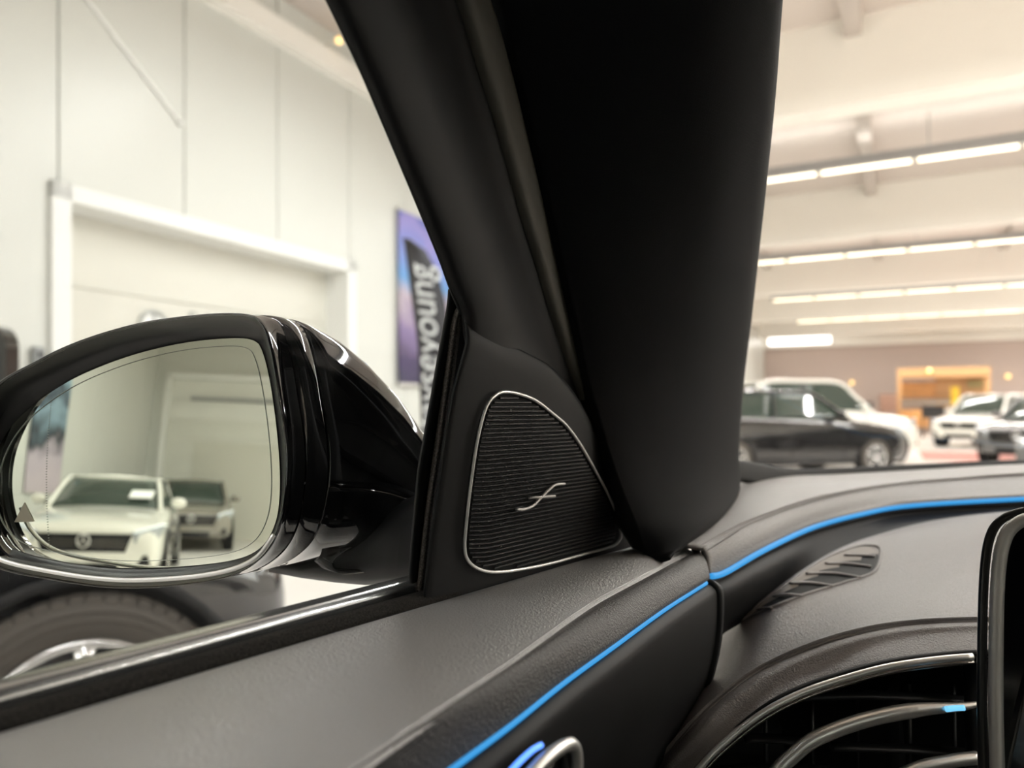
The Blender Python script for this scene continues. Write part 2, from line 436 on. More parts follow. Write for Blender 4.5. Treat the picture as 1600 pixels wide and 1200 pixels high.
far_box('shelf', 1408, 1540, 624, 632, SK+0.9, 0.5, mat('shelf_grey', (0.3, 0.25, 0.2), 0.6), k, org)
far_box('menu_panel', 1512, 1536, 594, 606, SK+1.2, 0.15, mat('menu_olive', (0.35, 0.28, 0.12), 0.5), k, org)
org = P(1492, 674, at_s(1492, 38.0)); org.z = 0
k = thing('display_stand', 'narrow yellow display stand in front of the wooden kiosk', 'display stand', None, org)
far_box('panel', 1486, 1499, 604, 634, 38.0, 0.15, mat('signal_yellow', (0.80, 0.50, 0.03), 0.5), k, org)
far_box('foot', 1484, 1501, 634, 668, 38.0, 0.4, mat('stand_grey', (0.25, 0.22, 0.2), 0.5), k, org)
for i, (x0, x1, y0, y1, s, lab) in enumerate([(1440, 1476, 634, 662, 36.0, 'dark lounge chair beside the yellow stand'), (1346, 1364, 628, 660, 40.0, 'dark chair by the mauve wall left of the kiosk'), (1374, 1402, 616, 662, 40.2, 'tan high back chair beside the kiosk counter')]):
    org = P((x0+x1)/2, 674, at_s((x0+x1)/2, s)); org.z = 0
    m_ = mat('chair_dark', (0.03, 0.027, 0.025), 0.6) if i < 2 else mat('chair_tan', (0.30, 0.17, 0.12), 0.6)
    k = thing('lounge_chair', lab, 'chair', None, org)
    ym = (y0+y1)/2
    far_box('backrest', x0, x1, y0, ym, s+0.5, 0.12, m_, k, org, 0.02)
    far_box('seat', x0, x1, ym, ym+5, s, 0.6, m_, k, org, 0.02)
    for xx in (x0, x1-3):
        for ds in (0.02, 0.5): far_box('leg', xx, xx+3, ym+5, 720, s+ds, 0.06, m_, k, org)
for px, py, s in ((1258, 599, 44.8), (1331, 598, 44.8), (1452, 579, 40.9), (1575, 588, 44.8)):
    lab = {1258: 'warm globe wall lamp above the parked white car roof', 1331: 'warm globe wall lamp on bare mauve wall', 1452: 'warm globe lamp on the kiosk canopy edge', 1575: 'warm globe wall lamp right of the kiosk'}[px]
    t = thing('wall_lamp', lab, 'wall lamp', 'globe wall lamps', P(px, py, at_s(px, s)))
    bm = bmesh.new(); bmesh.ops.create_uvsphere(bm, u_segments=14, v_segments=8, radius=0.11); from_bm('globe', bm, M_LAMP, t, True)
    tube('arm', [W*0.12, W*0.3], 0.03, M_TROUGH, t)
hbox('window_pane', SF-0.41, SF-0.401, -6.5, -3.2, 4.9, 6.2, mat('bright_clerestory', (1, 1, 1), 0.3, emit=(1, 0.97, 0.95), estr=2.0), structure(hbox('window_1', SF-0.40, SF-0.36, -6.6, -3.1, 4.8, 6.3, M_WALLP), 'bright clerestory window in the upper far wall'))
st = hbox('floor_stripe', 20.0, 24.5, 0.6, 5.0, 0.0, 0.004, mat('floor_red', (0.50, 0.14, 0.10), 0.5))
tag(st, 'dull red floor marking beyond the parked black sedan', 'floor marking')

# poster and feather flag beside the gate
M_POST = ramp_mat('poster_print', [(0.0, (0.02, 0.02, 0.06)), (0.18, (0.05, 0.03, 0.10)), (0.35, (0.20, 0.14, 0.30)), (0.5, (0.45, 0.38, 0.45)), (0.62, (0.10, 0.30, 0.62)), (0.8, (0.22, 0.24, 0.62)), (0.93, (0.30, 0.26, 0.60)), (1.0, (0.07, 0.12, 0.45))], 2, -1.35, 1.35, 0.35, 0.5, 1.6)
pp0 = gate_point(618, 326, NL+0.06); pp1 = gate_point(628, 598, NL+0.06)
po = thing('wall_poster', 'tall blue and purple poster on the cream wall behind the feather flag', 'poster', None, (pp0+pp1)*0.5)
hh = (pp0.z-pp1.z)/2
hbox('sheet', 0.0, 1.9, -0.01, 0.01, -hh, hh, M_POST, po, fr=fr0)
hbox('hanging_rail', -0.02, 1.92, -0.025, 0.025, hh, hh+0.04, M_SILVER, po, fr=fr0)
hbox('hanging_rail', -0.02, 1.92, -0.025, 0.025, -hh-0.04, -hh, M_SILVER, po, fr=fr0)
DF = 8.0
fo = P(676, 640, DF); fo.z = 0
fl = thing('feather_flag', 'black feather flag with white script lettering beside the poster', 'flag', None, fo)
outl_l = [(629, 372), (634, 400), (640, 440), (646, 490), (652, 540), (656, 600), (658, 660), (660, 760), (663, 880)]
outl_r = [(637, 374), (662, 392), (680, 425), (692, 470), (699, 530), (702, 600), (704, 660), (706, 760), (708, 880)]
ll = spline([P(x, y, DF)-fo for x, y in outl_l], 4); rl = spline([P(x, y, DF)-fo for x, y in outl_r], 4)
v = []; f = []
for i, (a, b) in enumerate(zip(ll, rl)):
    for j in range(5):
        t = j/4; q = a.lerp(b, t); q.y += 0.03*math.sin(i*0.5+t*3) ; v.append(q)
for i in range(len(ll)-1):
    for j in range(4): f.append((i*5+j, i*5+j+1, (i+1)*5+j+1, (i+1)*5+j))
o = link_mesh('cloth', v, f, mat('flag_black', (0.035, 0.035, 0.04), 0.7), fl); o.modifiers.new('thickness', 'SOLIDIFY').thickness = 0.006
tube('pole', [Vector((rl[0].x, 0.02, 0.0))*0 + Vector((P(709, 880, DF)-fo).xyz) * 0 + Vector(((708-676)/F*DF, 0.03, 0.02)), rl[-1]+Vector((0, 0.03, 0)), rl[-9]+Vector((0.01, 0.03, 0))] + [p+Vector((0.01, 0.03, 0)) for p in rl[-13::-4]] + [ll[0]+Vector((0, 0.03, 0))], 0.015, M_SATIN, fl)
tube('base', [Vector((0.2, 0.03, 0.0)), Vector((0.2, 0.03, 0.05))], 0.25, M_SATIN, fl, sides=20)
M_SCRIPT = mat('flag_white', (0.62, 0.64, 0.64), 0.7)
text_obj('lettering', 'young', 0.40, M_SCRIPT, fl, frame_mtx(P(664, 487, DF)-fo+Vector((0, -0.06, 0)), Vector((-0.10, 0, 1)), Vector((-1, 0, -0.1))), 0.004, 0.25)
text_obj('lettering', 'se', 0.40, M_SCRIPT, fl, frame_mtx(P(669, 582, DF)-fo+Vector((0, -0.06, 0)), Vector((-0.05, 0, 1)), Vector((-1, 0, 0))), 0.004, 0.25)
text_obj('lettering', 'stay', 0.40, M_SCRIPT, fl, frame_mtx(P(672, 652, DF)-fo+Vector((0, -0.06, 0)), Vector((-0.03, 0, 1)), Vector((-1, 0, 0))), 0.004, 0.25)

# rounded black info pillar left of the gate
bt = P(-20, 640, 5.2); bt.z = 0
tt = thing('info_pillar', 'glossy black info pillar with rounded top beside the gate control box', 'info pillar', None, bt)
zt = P(0, 508, 5.2).z; v = []; out = []
for i in range(9): a = math.pi/2*i/8; out.append((0.06+0.12*math.cos(math.pi/2-a), zt-0.16+0.16*math.sin(math.pi/2-a)))
prof = [(-x, z) for x, z in out[::-1]]; prof = [(-0.18, 0.0)] + prof + out + [(0.18, 0.0)]
bm = bmesh.new(); vs = [bm.verts.new((x, -0.07, z)) for x, z in prof]; fc = bm.faces.new(vs)
r = bmesh.ops.extrude_face_region(bm, geom=[fc]); bmesh.ops.translate(bm, verts=[e for e in r['geom'] if isinstance(e, bmesh.types.BMVert)], vec=(0, 0.14, 0))
bmesh.ops.recalc_face_normals(bm, faces=bm.faces); from_bm('case', bm, M_GLOSS, tt)
hbox('display', -0.13, 0.13, -0.076, -0.07, 0.8, zt-0.22, mat('pillar_screen', (0.05, 0.06, 0.075), 0.15), tt, fr=lambda a, b, c: Vector((a, b, c)))
hbox('foot', -0.26, 0.26, -0.2, 0.2, 0.0, 0.03, M_SATIN, tt, fr=lambda a, b, c: Vector((a, b, c)))
# banner on the rear wall, seen in the mirror
M_BAN = ramp_mat('banner_print', [(0.0, (0.55, 0.48, 0.52)), (0.25, (0.50, 0.44, 0.5)), (0.36, (0.03, 0.04, 0.05)), (0.55, (0.25, 0.36, 0.44)), (0.62, (0.03, 0.04, 0.06)), (0.8, (0.3, 0.45, 0.55)), (1.0, (0.04, 0.12, 0.2))], 2, -1.5, 1.5, 0.45, 0.5, 2.2)
bo = thing('wall_banner', 'blue grey printed banner hanging on the cream wall behind the white sedan', 'banner', None, H(-11.3, NL+0.03, 2.65))
hbox('sheet', -0.7, 0.7, 0.0, 0.02, -1.5, 1.5, M_BAN, bo, fr=fr0)
hbox('hanging_rail', -0.73, 0.73, 0.0, 0.05, 1.5, 1.54, M_SILVER, bo, fr=fr0)

# ================================================================== PARKED CARS
M_TYRE = mat('tyre_rubber', (0.085, 0.076, 0.066), 0.75, spec=0.3)
M_RIM = mat('alloy_rim', (0.62, 0.62, 0.61), 0.25, metal=0.9)
M_RIMD = mat('alloy_rim_dark', (0.12, 0.12, 0.12), 0.35, metal=0.6)
M_CGLASS = mat('car_glass_green', (0.035, 0.055, 0.045), 0.03, spec=0.9)
M_LENS = mat('lamp_lens', (0.45, 0.48, 0.5), 0.08, metal=0.3)
PAINT = {
 'white': mat('car_white', (0.83, 0.82, 0.75), 0.15, spec=0.5, coat=1.0),
 'black': mat('car_black', (0.008, 0.008, 0.009), 0.08, spec=0.5, coat=1.0),
 'grey': mat('car_grey', (0.14, 0.14, 0.14), 0.15, coat=1.0),
 'beige': mat('car_beige', (0.20, 0.185, 0.155), 0.18, coat=1.0)}
def lathe_y(name, prof, material, parent, seg=40):
    """profile (radius, y) turned about the y axis"""
    v = []; f = []; m = len(prof)
    for i in range(seg):
        a = 2*math.pi*i/seg
        for r, y in prof: v.append(Vector((r*math.cos(a), y, r*math.sin(a))))
    for i in range(seg):
        j = (i+1) % seg
        for k in range(m-1): f.append((i*m+k, i*m+k+1, j*m+k+1, j*m+k))
    o = link_mesh(name, v, f, material, parent)
    bm = bmesh.new(); bm.from_mesh(o.data); bmesh.ops.recalc_face_normals(bm, faces=bm.faces); bm.to_mesh(o.data); bm.free()
    return o
def shift(o, vec):
    o.data.transform(Matrix.Translation(Vector(vec))); return o
def wheel(parent, x, y, side, R=0.34, wd=0.24, rim=0.235, detail=False, spokes=5):
    """wheel centred at (x, y): its outer face looks towards side*y"""
    s = side; z = R; parts = []
    h = wd/2
    ty = lathe_y('wheel', [(rim, -h*s), (R-0.03, -h*s), (R, -h*0.8*s), (R, h*0.72*s), (R-0.012, h*0.86*s), (R-0.04, h*0.98*s), ((R+rim)/2, h*1.04*s), (rim+0.012, h*0.96*s), (rim, h*0.9*s), (rim-0.01, h*0.6*s)], M_TYRE, parent, 56 if detail else 32)
    shift(ty, (x, y, z)); c = Vector((x, y, z))
    lip = lathe_y('rim', [(rim, h*0.92*s), (rim-0.006, h*1.0*s), (rim-0.022, h*0.98*s), (rim-0.03, h*0.75*s), (rim-0.035, -h*0.5*s)], M_RIM, ty, 56 if detail else 32); shift(lip, c)
    bk = lathe_y('brake_disc', [(0.001, h*0.1*s), (rim-0.03, h*0.1*s)], M_RIMD, ty, 32); shift(bk, c)
    hub = lathe_y('hub_cap', [(0.001, h*0.9*s), (0.03, h*0.88*s), (0.055, h*0.75*s), (0.06, h*0.4*s)], M_RIM, ty, 20); shift(hub, c)
    for k in range(spokes):
        a = 2*math.pi*k/spokes + 0.3
        d = Vector((math.cos(a), 0, math.sin(a)))
        q = tube('spoke', [c + d*0.045 + Vector((0, h*0.7*s, 0)), c + d*rim*0.6 + Vector((0, h*0.78*s, 0)), c + d*(rim-0.015) + Vector((0, h*0.85*s, 0))], 0.02, M_RIM, ty, radii=[0.034, 0.024, 0.03], flat=0.6, sides=8, up=Vector((0, 1, 0)).cross(d))
    if detail:   # tread blocks around the crown and shoulder
        bm = bmesh.new(); nb = 54
        for k in range(nb):
            for (y0, y1, off) in ((-0.95, -0.5, 0.0), (-0.42, 0.0, 0.5), (0.08, 0.46, 0.0), (0.52, 0.93, 0.5)):
                a0 = 2*math.pi*(k+off)/nb; a1 = a0 + 2*math.pi/nb*0.72
                vs = []
                for rr in (R-0.012, R+0.008):
                    for aa, yy in ((a0, y0), (a1, y0), (a1, y1), (a0, y1)):
                        r2 = rr - (0.014 if abs(yy) > 0.9 else 0)
                        vs.append(bm.verts.new(c + Vector((r2*math.cos(aa), yy*h*s, r2*math.sin(aa)))))
                for q in [(0, 3, 2, 1), (4, 5, 6, 7), (0, 1, 5, 4), (1, 2, 6, 5), (2, 3, 7, 6), (3, 0, 4, 7)]:
                    bm.faces.new([vs[i] for i in q])
        bmesh.ops.recalc_face_normals(bm, faces=bm.faces)
        tr = from_bm('tread_blocks', bm, M_TYRE, ty); tr['kind'] = 'stuff'
        for k in range(3):
            rg = [c + Vector((math.cos(a)*(rim+0.03+0.022*k), h*1.04*s, math.sin(a)*(rim+0.03+0.022*k))) for a in [2*math.pi*i/56 for i in range(56)]]
            tube('sidewall_ridge', rg, 0.0025, M_TYRE, ty, closed=True, sides=6)
    return ty
def make_car(name, label, paint, loc, ang, length=4.7, width=1.84, height=1.45, hood=0.95, belt=0.98, suv=False, detail=False, R=0.34, front=True, group=None, paper=False, wheel_x=None):
    t = thing(name, label, 'car', group, loc, ang)
    pm = PAINT[paint]; hl = length/2; w = width/2
    zb = 0.20 if not suv else 0.26
    # lower body loft
    stn = [(hl, 0.80, hood-0.34, 0.1), (hl-0.06, 0.90, hood-0.22, 0.06), (hl-0.30, 0.97, hood-0.13, 0.0), (hl-0.85, 1.0, hood-0.06, 0), (hl-1.35, 1.0, hood+0.0, 0), (hl-1.6, 1.0, belt, 0), (0.0, 1.0, belt+0.01, 0), (-hl+1.0, 1.0, belt+0.04, 0), (-hl+0.4, 0.97, belt+0.03 if not suv else belt+0.05, 0), (-hl+0.08, 0.90, belt-0.08, 0.05), (-hl, 0.82, belt-0.26, 0.12)]
    v = []; f = []
    for x, kw, zt, dz in stn:
        ww = w*kw
        prof = [(0, zb+dz), (ww*0.6, zb+dz), (ww*0.93, zb+dz+0.02), (ww*0.99, zb+0.16+dz), (ww*1.0, (zb+zt)/2+0.05), (ww*0.985, zt-0.10), (ww*0.93, zt-0.02), (ww*0.80, zt+0.015), (ww*0.4, zt+0.035), (0, zt+0.04)]
        full = prof + [(-y, z) for y, z in prof[-2:0:-1]]
        v += [Vector((x, y, z)) for y, z in full]
    m = 18
    for i in range(len(stn)-1):
        for k in range(m): f.append((i*m+k, i*m+(k+1) % m, (i+1)*m+(k+1) % m, (i+1)*m+k))
    f.append(tuple(range(m))); f.append(tuple(range((len(stn)-1)*m, len(stn)*m)))
    body = link_mesh('body', v, f, pm, t)
    bm = bmesh.new(); bm.from_mesh(body.data); bmesh.ops.recalc_face_normals(bm, faces=bm.faces); bm.to_mesh(body.data); bm.free()
    sd = body.modifiers.new('smooth', 'SUBSURF'); sd.levels = 2; sd.render_levels = 2
    # greenhouse
    xa = hl-1.35; xb = xa-0.75; xc = -hl+(1.05 if not suv else 0.75); xd = -hl+(0.45 if not suv else 0.22)
    wb_, wt = w*0.90, w*0.70
    zr = height
    A = lambda s: Vector((xa, s*wb_*0.92, belt-0.02)); B = lambda s: Vector((xb, s*wt, zr-0.06))
    Cc = lambda s: Vector((xc, s*wt, zr-0.08)); D = lambda s: Vector((xd, s*wb_*0.9, belt+0.02))
    Mb = lambda s: Vector(((xa+xd)/2-0.15, s*wb_, belt-0.02)); Mt = lambda s: Vector(((xb+xc)/2, s*wt*1.03, zr-0.04))
    def grid(nm, pts, matl, par, bulge, th=0.012, n=6):
        a, b, c, d = pts; vv = []; ff = []
        nrm = (b-a).cross(d-a).normalized()
        ctr = (a+b+c+d)/4
        if nrm.dot(ctr-Vector((ctr.x*0.6, 0, belt-0.2))) < 0: nrm = -nrm
        for i in range(n+1):
            for j in range(n+1):
                q = a.lerp(b, i/n).lerp(d.lerp(c, i/n), j/n)
                vv.append(q + nrm*bulge*(1-(2*i/n-1)**2)*(1 if nm == 'side_window' else (1-(2*j/n-1)**2)))
        for i in range(n):
            for j in range(n): ff.append((i*(n+1)+j, (i+1)*(n+1)+j, (i+1)*(n+1)+j+1, i*(n+1)+j+1))
        o = link_mesh(nm, vv, ff, matl, par); md = o.modifiers.new('thickness', 'SOLIDIFY'); md.thickness = th; md.offset = 0
        return o
    grid('front_window', (A(1), A(-1), B(-1), B(1)), M_CGLASS, t, 0.05)
    grid('rear_window', (D(-1), D(1), Cc(1), Cc(-1)), M_CGLASS, t, 0.04)
    grid('roof', (B(1), B(-1), Cc(-1), Cc(1)), pm, t, 0.09, 0.03)
    for s in (1, -1):
        grid('side_window', (A(s), Mb(s), Mt(s), B(s)), M_CGLASS, t, 0.0)
        grid('side_window', (Mb(s), D(s), Cc(s), Mt(s)), M_CGLASS, t, 0.0)
        rail = spline([A(s)+Vector((0.05, 0, -0.03)), A(s).lerp(B(s), 0.5)+Vector((0, 0, 0.02)), B(s)+Vector((-0.03, 0, 0)), Mt(s), Cc(s), D(s).lerp(Cc(s), 0.4), D(s)+Vector((-0.05, 0, -0.03))], 5)
        tube('roof_rail', rail, 0.045 if suv else 0.035, pm, t, sides=8)
        tube('door_pillar', [Mb(s), Mt(s)], 0.03, M_SATIN, t, sides=6)
        mo = Vector((xa-0.35, s*(w+0.06), belt+0.07))
        bm = bmesh.new(); bmesh.ops.create_uvsphere(bm, u_segments=14, v_segments=8, radius=1.0)
        bmesh.ops.scale(bm, vec=(0.07, 0.12, 0.075), verts=bm.verts); bmesh.ops.translate(bm, vec=mo, verts=bm.verts)
        mm = from_bm('side_mirror', bm, pm, t, True)
        tube('mirror_arm', [mo+Vector((0, -s*0.05, -0.03)), Vector((mo.x, s*w*0.92, belt))], 0.02, M_SATIN, mm, sides=6)
        # sill and door seam
        tube('sill', [Vector((hl-1.3, s*w*0.985, zb+0.06)), Vector((-hl+1.25, s*w*0.985, zb+0.06))], 0.05, M_SATIN, t, sides=8, flat=0.6)
        tube('door_handle', [Vector((-0.25, s*(w-0.012), belt-0.16)), Vector((-0.45, s*(w-0.012), belt-0.155))], 0.014, M_CHROME if detail else pm, t, sides=6)
        for dx in (0.75, -0.35): tube('door_seam', [Vector((hl-1.55-(0.75-dx), s*(w+0.001), zb+0.15)), Vector((hl-1.6-(0.75-dx), s*(w-0.002), belt-0.13))], 0.004, M_SATIN, t, sides=5)
    xw = (wheel_x if wheel_x is not None else hl-0.86, -hl+0.95)
    for s in (1, -1):
        for x in xw:
            ar = lathe_y('wheel_arch', [(0.001, s*(w-0.02)), (R+0.055, s*(w-0.02)), (R+0.058, s*(w+0.010)), (R+0.03, s*(w+0.014)), (R+0.03, s*(w-0.2))], mat('arch_black', (0.006, 0.006, 0.006), 0.8), t, 40); shift(ar, (x, 0, R))
            wheel(t, x, s*(w-0.105), s, R, 0.24, R*0.68, detail and x > 0, 5)
    # front: grille, lamps, bumper intake, badge
    zg = hood-0.36
    fx = hl+0.03
    gr = [Vector((fx-0.03, y, z_)) for y, z_ in ((-w*0.60, zg+0.10), (w*0.60, zg+0.10), (w*0.52, zg-0.11), (-w*0.52, zg-0.11))]
    v = gr + [p-Vector((0.12, 0, 0)) for p in gr]
    bx, ff = box_pts(v); g = link_mesh('grille', bx, ff, mat('grille_dark', (0.012, 0.012, 0.013), 0.25), t, smooth=False)
    for k in range(2): tube('grille_bar', [Vector((fx-0.02, -w*0.52, zg-0.03+0.05*k)), Vector((fx-0.02, w*0.52, zg-0.03+0.05*k))], 0.006, M_DCHROME, g, sides=6)
    rg = [Vector((fx+0.0, 0.075*math.cos(a), zg+0.02+0.075*math.sin(a))) for a in [2*math.pi*i/24 for i in range(24)]]
    bd = tube('badge', rg, 0.009, M_CHROME, t, closed=True, sides=6)
    for a in (90, 210, 330): tube('badge_ray', [Vector((fx, 0, zg+0.02)), Vector((fx, 0.072*math.cos(math.radians(a)), zg+0.02+0.072*math.sin(math.radians(a))))], 0.008, M_CHROME, bd, sides=4)
    for s in (1, -1):
        hp = [Vector((hl-0.02, s*w*0.62, hood-0.36)), Vector((hl-0.02, s*w*0.60, hood-0.24)), Vector((hl-0.22, s*w*0.90, hood-0.155)), Vector((hl-0.36, s*w*0.975, hood-0.15)), Vector((hl-0.30, s*w*0.965, hood-0.24)), Vector((hl-0.10, s*w*0.86, hood-0.35))]
        cen = sum(hp, Vector())/6; outw = Vector((1, s*0.8, 0.1)).normalized()
        vv = [p+outw*0.018 for p in hp] + [cen+outw*0.06] + [p-outw*0.06 for p in hp]
        ff = [(i, (i+1) % 6, 6) for i in range(6)] + [(i, 7+i, 7+(i+1) % 6, (i+1) % 6) for i in range(6)]
        hlm = link_mesh('headlight', vv, ff, M_LENS, t)
        tube('daylight_bar', [hp[1]+outw*0.03, hp[2]+outw*0.035, hp[3]+outw*0.03], 0.008, mat('drl_white', (0.9, 0.9, 0.9), 0.2, emit=(0.9, 0.95, 1), estr=0.8), hlm, sides=6)
        iv = [Vector((hl-0.03, s*w*a, z_)) for a, z_ in ((0.5, zb+0.12), (0.84, zb+0.14), (0.80, zb+0.26), (0.55, zb+0.22))]
        bx, ff = box_pts([p+Vector((0.01, 0, 0)) for p in iv] + [p-Vector((0.15, 0, 0)) for p in iv]); link_mesh('air_intake', bx, ff, mat('grille_dark', (0.012, 0.012, 0.013), 0.25), t, smooth=False)
        tv = [Vector((-hl+0.02+dx, s*w*a, z_)) for a, z_, dx in ((0.5, belt-0.25, 0), (0.86, belt-0.25, 0.03), (0.86, belt-0.14, 0.03), (0.5, belt-0.15, 0))]
        bx, ff = box_pts([p-Vector((0.03, 0, 0)) for p in tv] + [p+Vector((0.1, 0, 0)) for p in tv]); link_mesh('tail_light', bx, ff, mat('tail_red', (0.35, 0.02, 0.015), 0.15), t, smooth=False)
    hbx = [Vector((hl-0.02, y, z_)) for y, z_ in ((-w*0.42, zb+0.06), (w*0.42, zb+0.06), (w*0.45, zb+0.18), (-w*0.45, zb+0.18))]
    bx, ff = box_pts([p+Vector((0.012, 0, 0)) for p in hbx] + [p-Vector((0.15, 0, 0)) for p in hbx]); link_mesh('lower_intake', bx, ff, mat('grille_dark', (0.012, 0.012, 0.013), 0.25), t, smooth=False)
    if paper:
        a = A(1).lerp(B(1), 0.22); b = A(-1).lerp(B(-1), 0.22)
        p0 = a.lerp(b, 0.70); p1 = a.lerp(b, 0.92); up_ = (B(1)-A(1)).normalized()*0.22; nn = Vector((0.055, 0, 0.05))
        bx, ff = box_pts([p0+nn, p1+nn, p1+up_+nn, p0+up_+nn] + [q+nn*1.05 for q in (p0, p1, p1+up_, p0+up_)])
        link_mesh('price_sheet', bx, ff, mat('paper_white', (0.85, 0.85, 0.82), 0.7), t, smooth=False)
    return t
def ground(px, d): p = P(px, 640, d); p.z = 0; return p

# beside us: black car, only its front wheel and wing seen under our mirror
wc = P(128, 1142, 2.0)
loc = Vector((wc.x, wc.y, 0)); hl = 4.8/2; wx = hl-0.60
nf = Vector((0.848, 0.53, 0)); nl = Vector((-0.53, 0.848, 0)); loc = loc - nf*wx + nl*(0.93-0.105)
make_car('parked_car', 'black car parked alongside, its front wheel below our door mirror', 'black', loc, math.atan2(nf.y, nf.x), 4.8, 1.86, 1.50, 1.0, 1.02, detail=True, R=0.36, wheel_x=hl-0.60)
# to the right, through the windshield
fwd = Vector((0.96, 0.28, 0)); a0 = math.atan2(fwd.y, fwd.x)
wx = 4.75/2-0.86
make_car('parked_car', 'black sedan parked side on in front of the white car', 'black', ground(1362, 13.6) - fwd*wx + Vector((-fwd.y, fwd.x, 0))*0.8, a0, 4.75, 1.84, 1.56, 1.02, 1.05, R=0.33)
make_car('parked_car', 'white car parked side on behind the black sedan', 'white', ground(1392, 16.6) - fwd*1.5 + Vector((-fwd.y, fwd.x, 0))*0.9, a0, 4.8, 1.9, 1.86, 1.14, 1.18, suv=True, R=0.36)
fw2 = Vector((-0.80, -0.60, 0)); a2 = math.atan2(fw2.y, fw2.x)
make_car('parked_car', 'white car nose towards us near the wooden kiosk', 'white', ground(1545, 24.5), a2, 4.7, 1.85, 1.72, 1.06, 1.1, suv=True)
make_car('parked_car', 'dark grey car parked between the white kiosk car and the nearer grey car', 'grey', ground(1650, 17.0), a2, 4.7, 1.85, 1.5, 0.98, 1.02)
make_car('parked_car', 'dark grey car nearest the dull red floor marking', 'grey', ground(1775, 11.0), a2, 4.6, 1.83, 1.45, 0.95, 1.0)
# behind us, seen in the mirror
mloc = H(-8.8, -4.2, 0)
make_car('parked_car', 'white sedan with price sheet behind its windshield, facing us in the mirror', 'white', mloc, HALL_ANG - math.radians(14), 4.7, 1.86, 1.46, 0.96, 1.0, paper=True)
make_car('parked_car', 'beige grey car with dark grille parked behind the white sedan', 'beige', H(-14.8, -4.6, 0), HALL_ANG - math.radians(14), 4.4, 1.86, 1.62, 1.05, 1.1, suv=True)

# ================================================================== OUR CAR: DOOR
door = thing('door_assembly', 'black leather front door with triangular speaker and blue light strip', 'car door', None, K(0.1, 0.36, 1.0))
DO = door.location.copy()
def into(o, parent_loc):      # mesh built in place: keep it in place under a located parent
    o.data.transform(Matrix.Translation(-parent_loc)); return o
def dchild(o): return into(o, DO)
FEL = [K(u, 0.322, 1.0775) for u in (-0.55, -0.35, -0.1, 0.05, 0.15, 0.25, 0.36)]
# top pad: felt edge -> seam
seam_px = [(420, 1290, 1.071), (560, 1198, 1.072), (680, 1116, 1.073), (800, 1036, 1.073), (920, 950, 1.073), (1000, 906, 1.074), (1082, 863, 1.075)]
seam = [PZ(x, y, z) for x, y, z in seam_px]
felt_edge = [K(-0.10, 0.323, 1.077), K(0.02, 0.323, 1.077), K(0.115, 0.323, 1.077), K(0.23, 0.323, 1.0765), K(0.385, 0.323, 1.075), K(0.50, 0.322, 1.074), K(0.645, 0.318, 1.072)]
rows = []
for i, (a, b) in enumerate(zip(felt_edge, seam)):
    m1 = a.lerp(b, 0.28) + Vector((0, 0, 0.0045)); m2 = a.lerp(b, 0.65) + Vector((0, 0, 0.0055))
    rows.append([a - Vector((0, 0, 0.02)), a, m1, m2, b + Vector((0, 0, 0.0005)), b - Vector((0, 0, 0.002))])
first = [p + (p-q)*4 for p, q in zip(rows[0], rows[1])]
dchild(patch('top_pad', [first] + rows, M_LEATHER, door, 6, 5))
# rolled front of the pad: seam -> crest -> strip
strip_px = [(560, 1310, 1.047), (708, 1200, 1.049), (800, 1132, 1.051), (880, 1068, 1.053), (960, 1010, 1.055), (1040, 952, 1.057), (1104, 911, 1.059)]
strip = [PZ(x, y, z) for x, y, z in strip_px]
rows = []
for a, b in zip(seam, strip):
    q1 = a.lerp(b, 0.4); q1.z = a.z + 0.001; q2 = a.lerp(b, 0.78); q2.z = a.z - (a.z-b.z)*0.22
    q3 = a.lerp(b, 0.99); q3.z = a.z-(a.z-b.z)*0.7
    rows.append([a - Vector((0, 0, 0.003)), a + (b-a)*0.02, q1, q2, q3, b + Vector((0, 0, 0.001))])
end = [p + C*0.012 + L*0.004 - Vector((0, 0, 0.006)) for p in rows[-1]]
end2 = [p + C*0.012 + L*0.01 - Vector((0, 0, 0.05)) for p in rows[-1]]
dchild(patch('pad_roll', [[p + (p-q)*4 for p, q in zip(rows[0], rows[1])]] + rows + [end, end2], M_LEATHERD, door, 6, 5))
sx = [strip[0] + (strip[0]-strip[1])*4] + strip
dchild(tube('light_strip', spline(sx, 6), 0.0016, M_BLUE, door, sides=8, flat=0.8))
# panel below the strip
rows = []
for b in sx:
    rr = -L
    rows.append([b - Vector((0, 0, 0.0015)) + L*0.004, b - Vector((0, 0, 0.003)) + rr*0.004, b - Vector((0, 0, 0.014)) + rr*0.008, b - Vector((0, 0, 0.06)) + rr*0.004, b - Vector((0, 0, 0.16)) - rr*0.02, b - Vector((0, 0, 0.32)) - rr*0.03])
e1 = [p + C*0.006 + L*0.006 for p in rows[-1]]; e2 = [p + C*0.006 + L*0.06 for p in rows[-1]]
dchild(patch('lower_panel', rows + [e1, e2], M_TRIM, door, 6, 5))
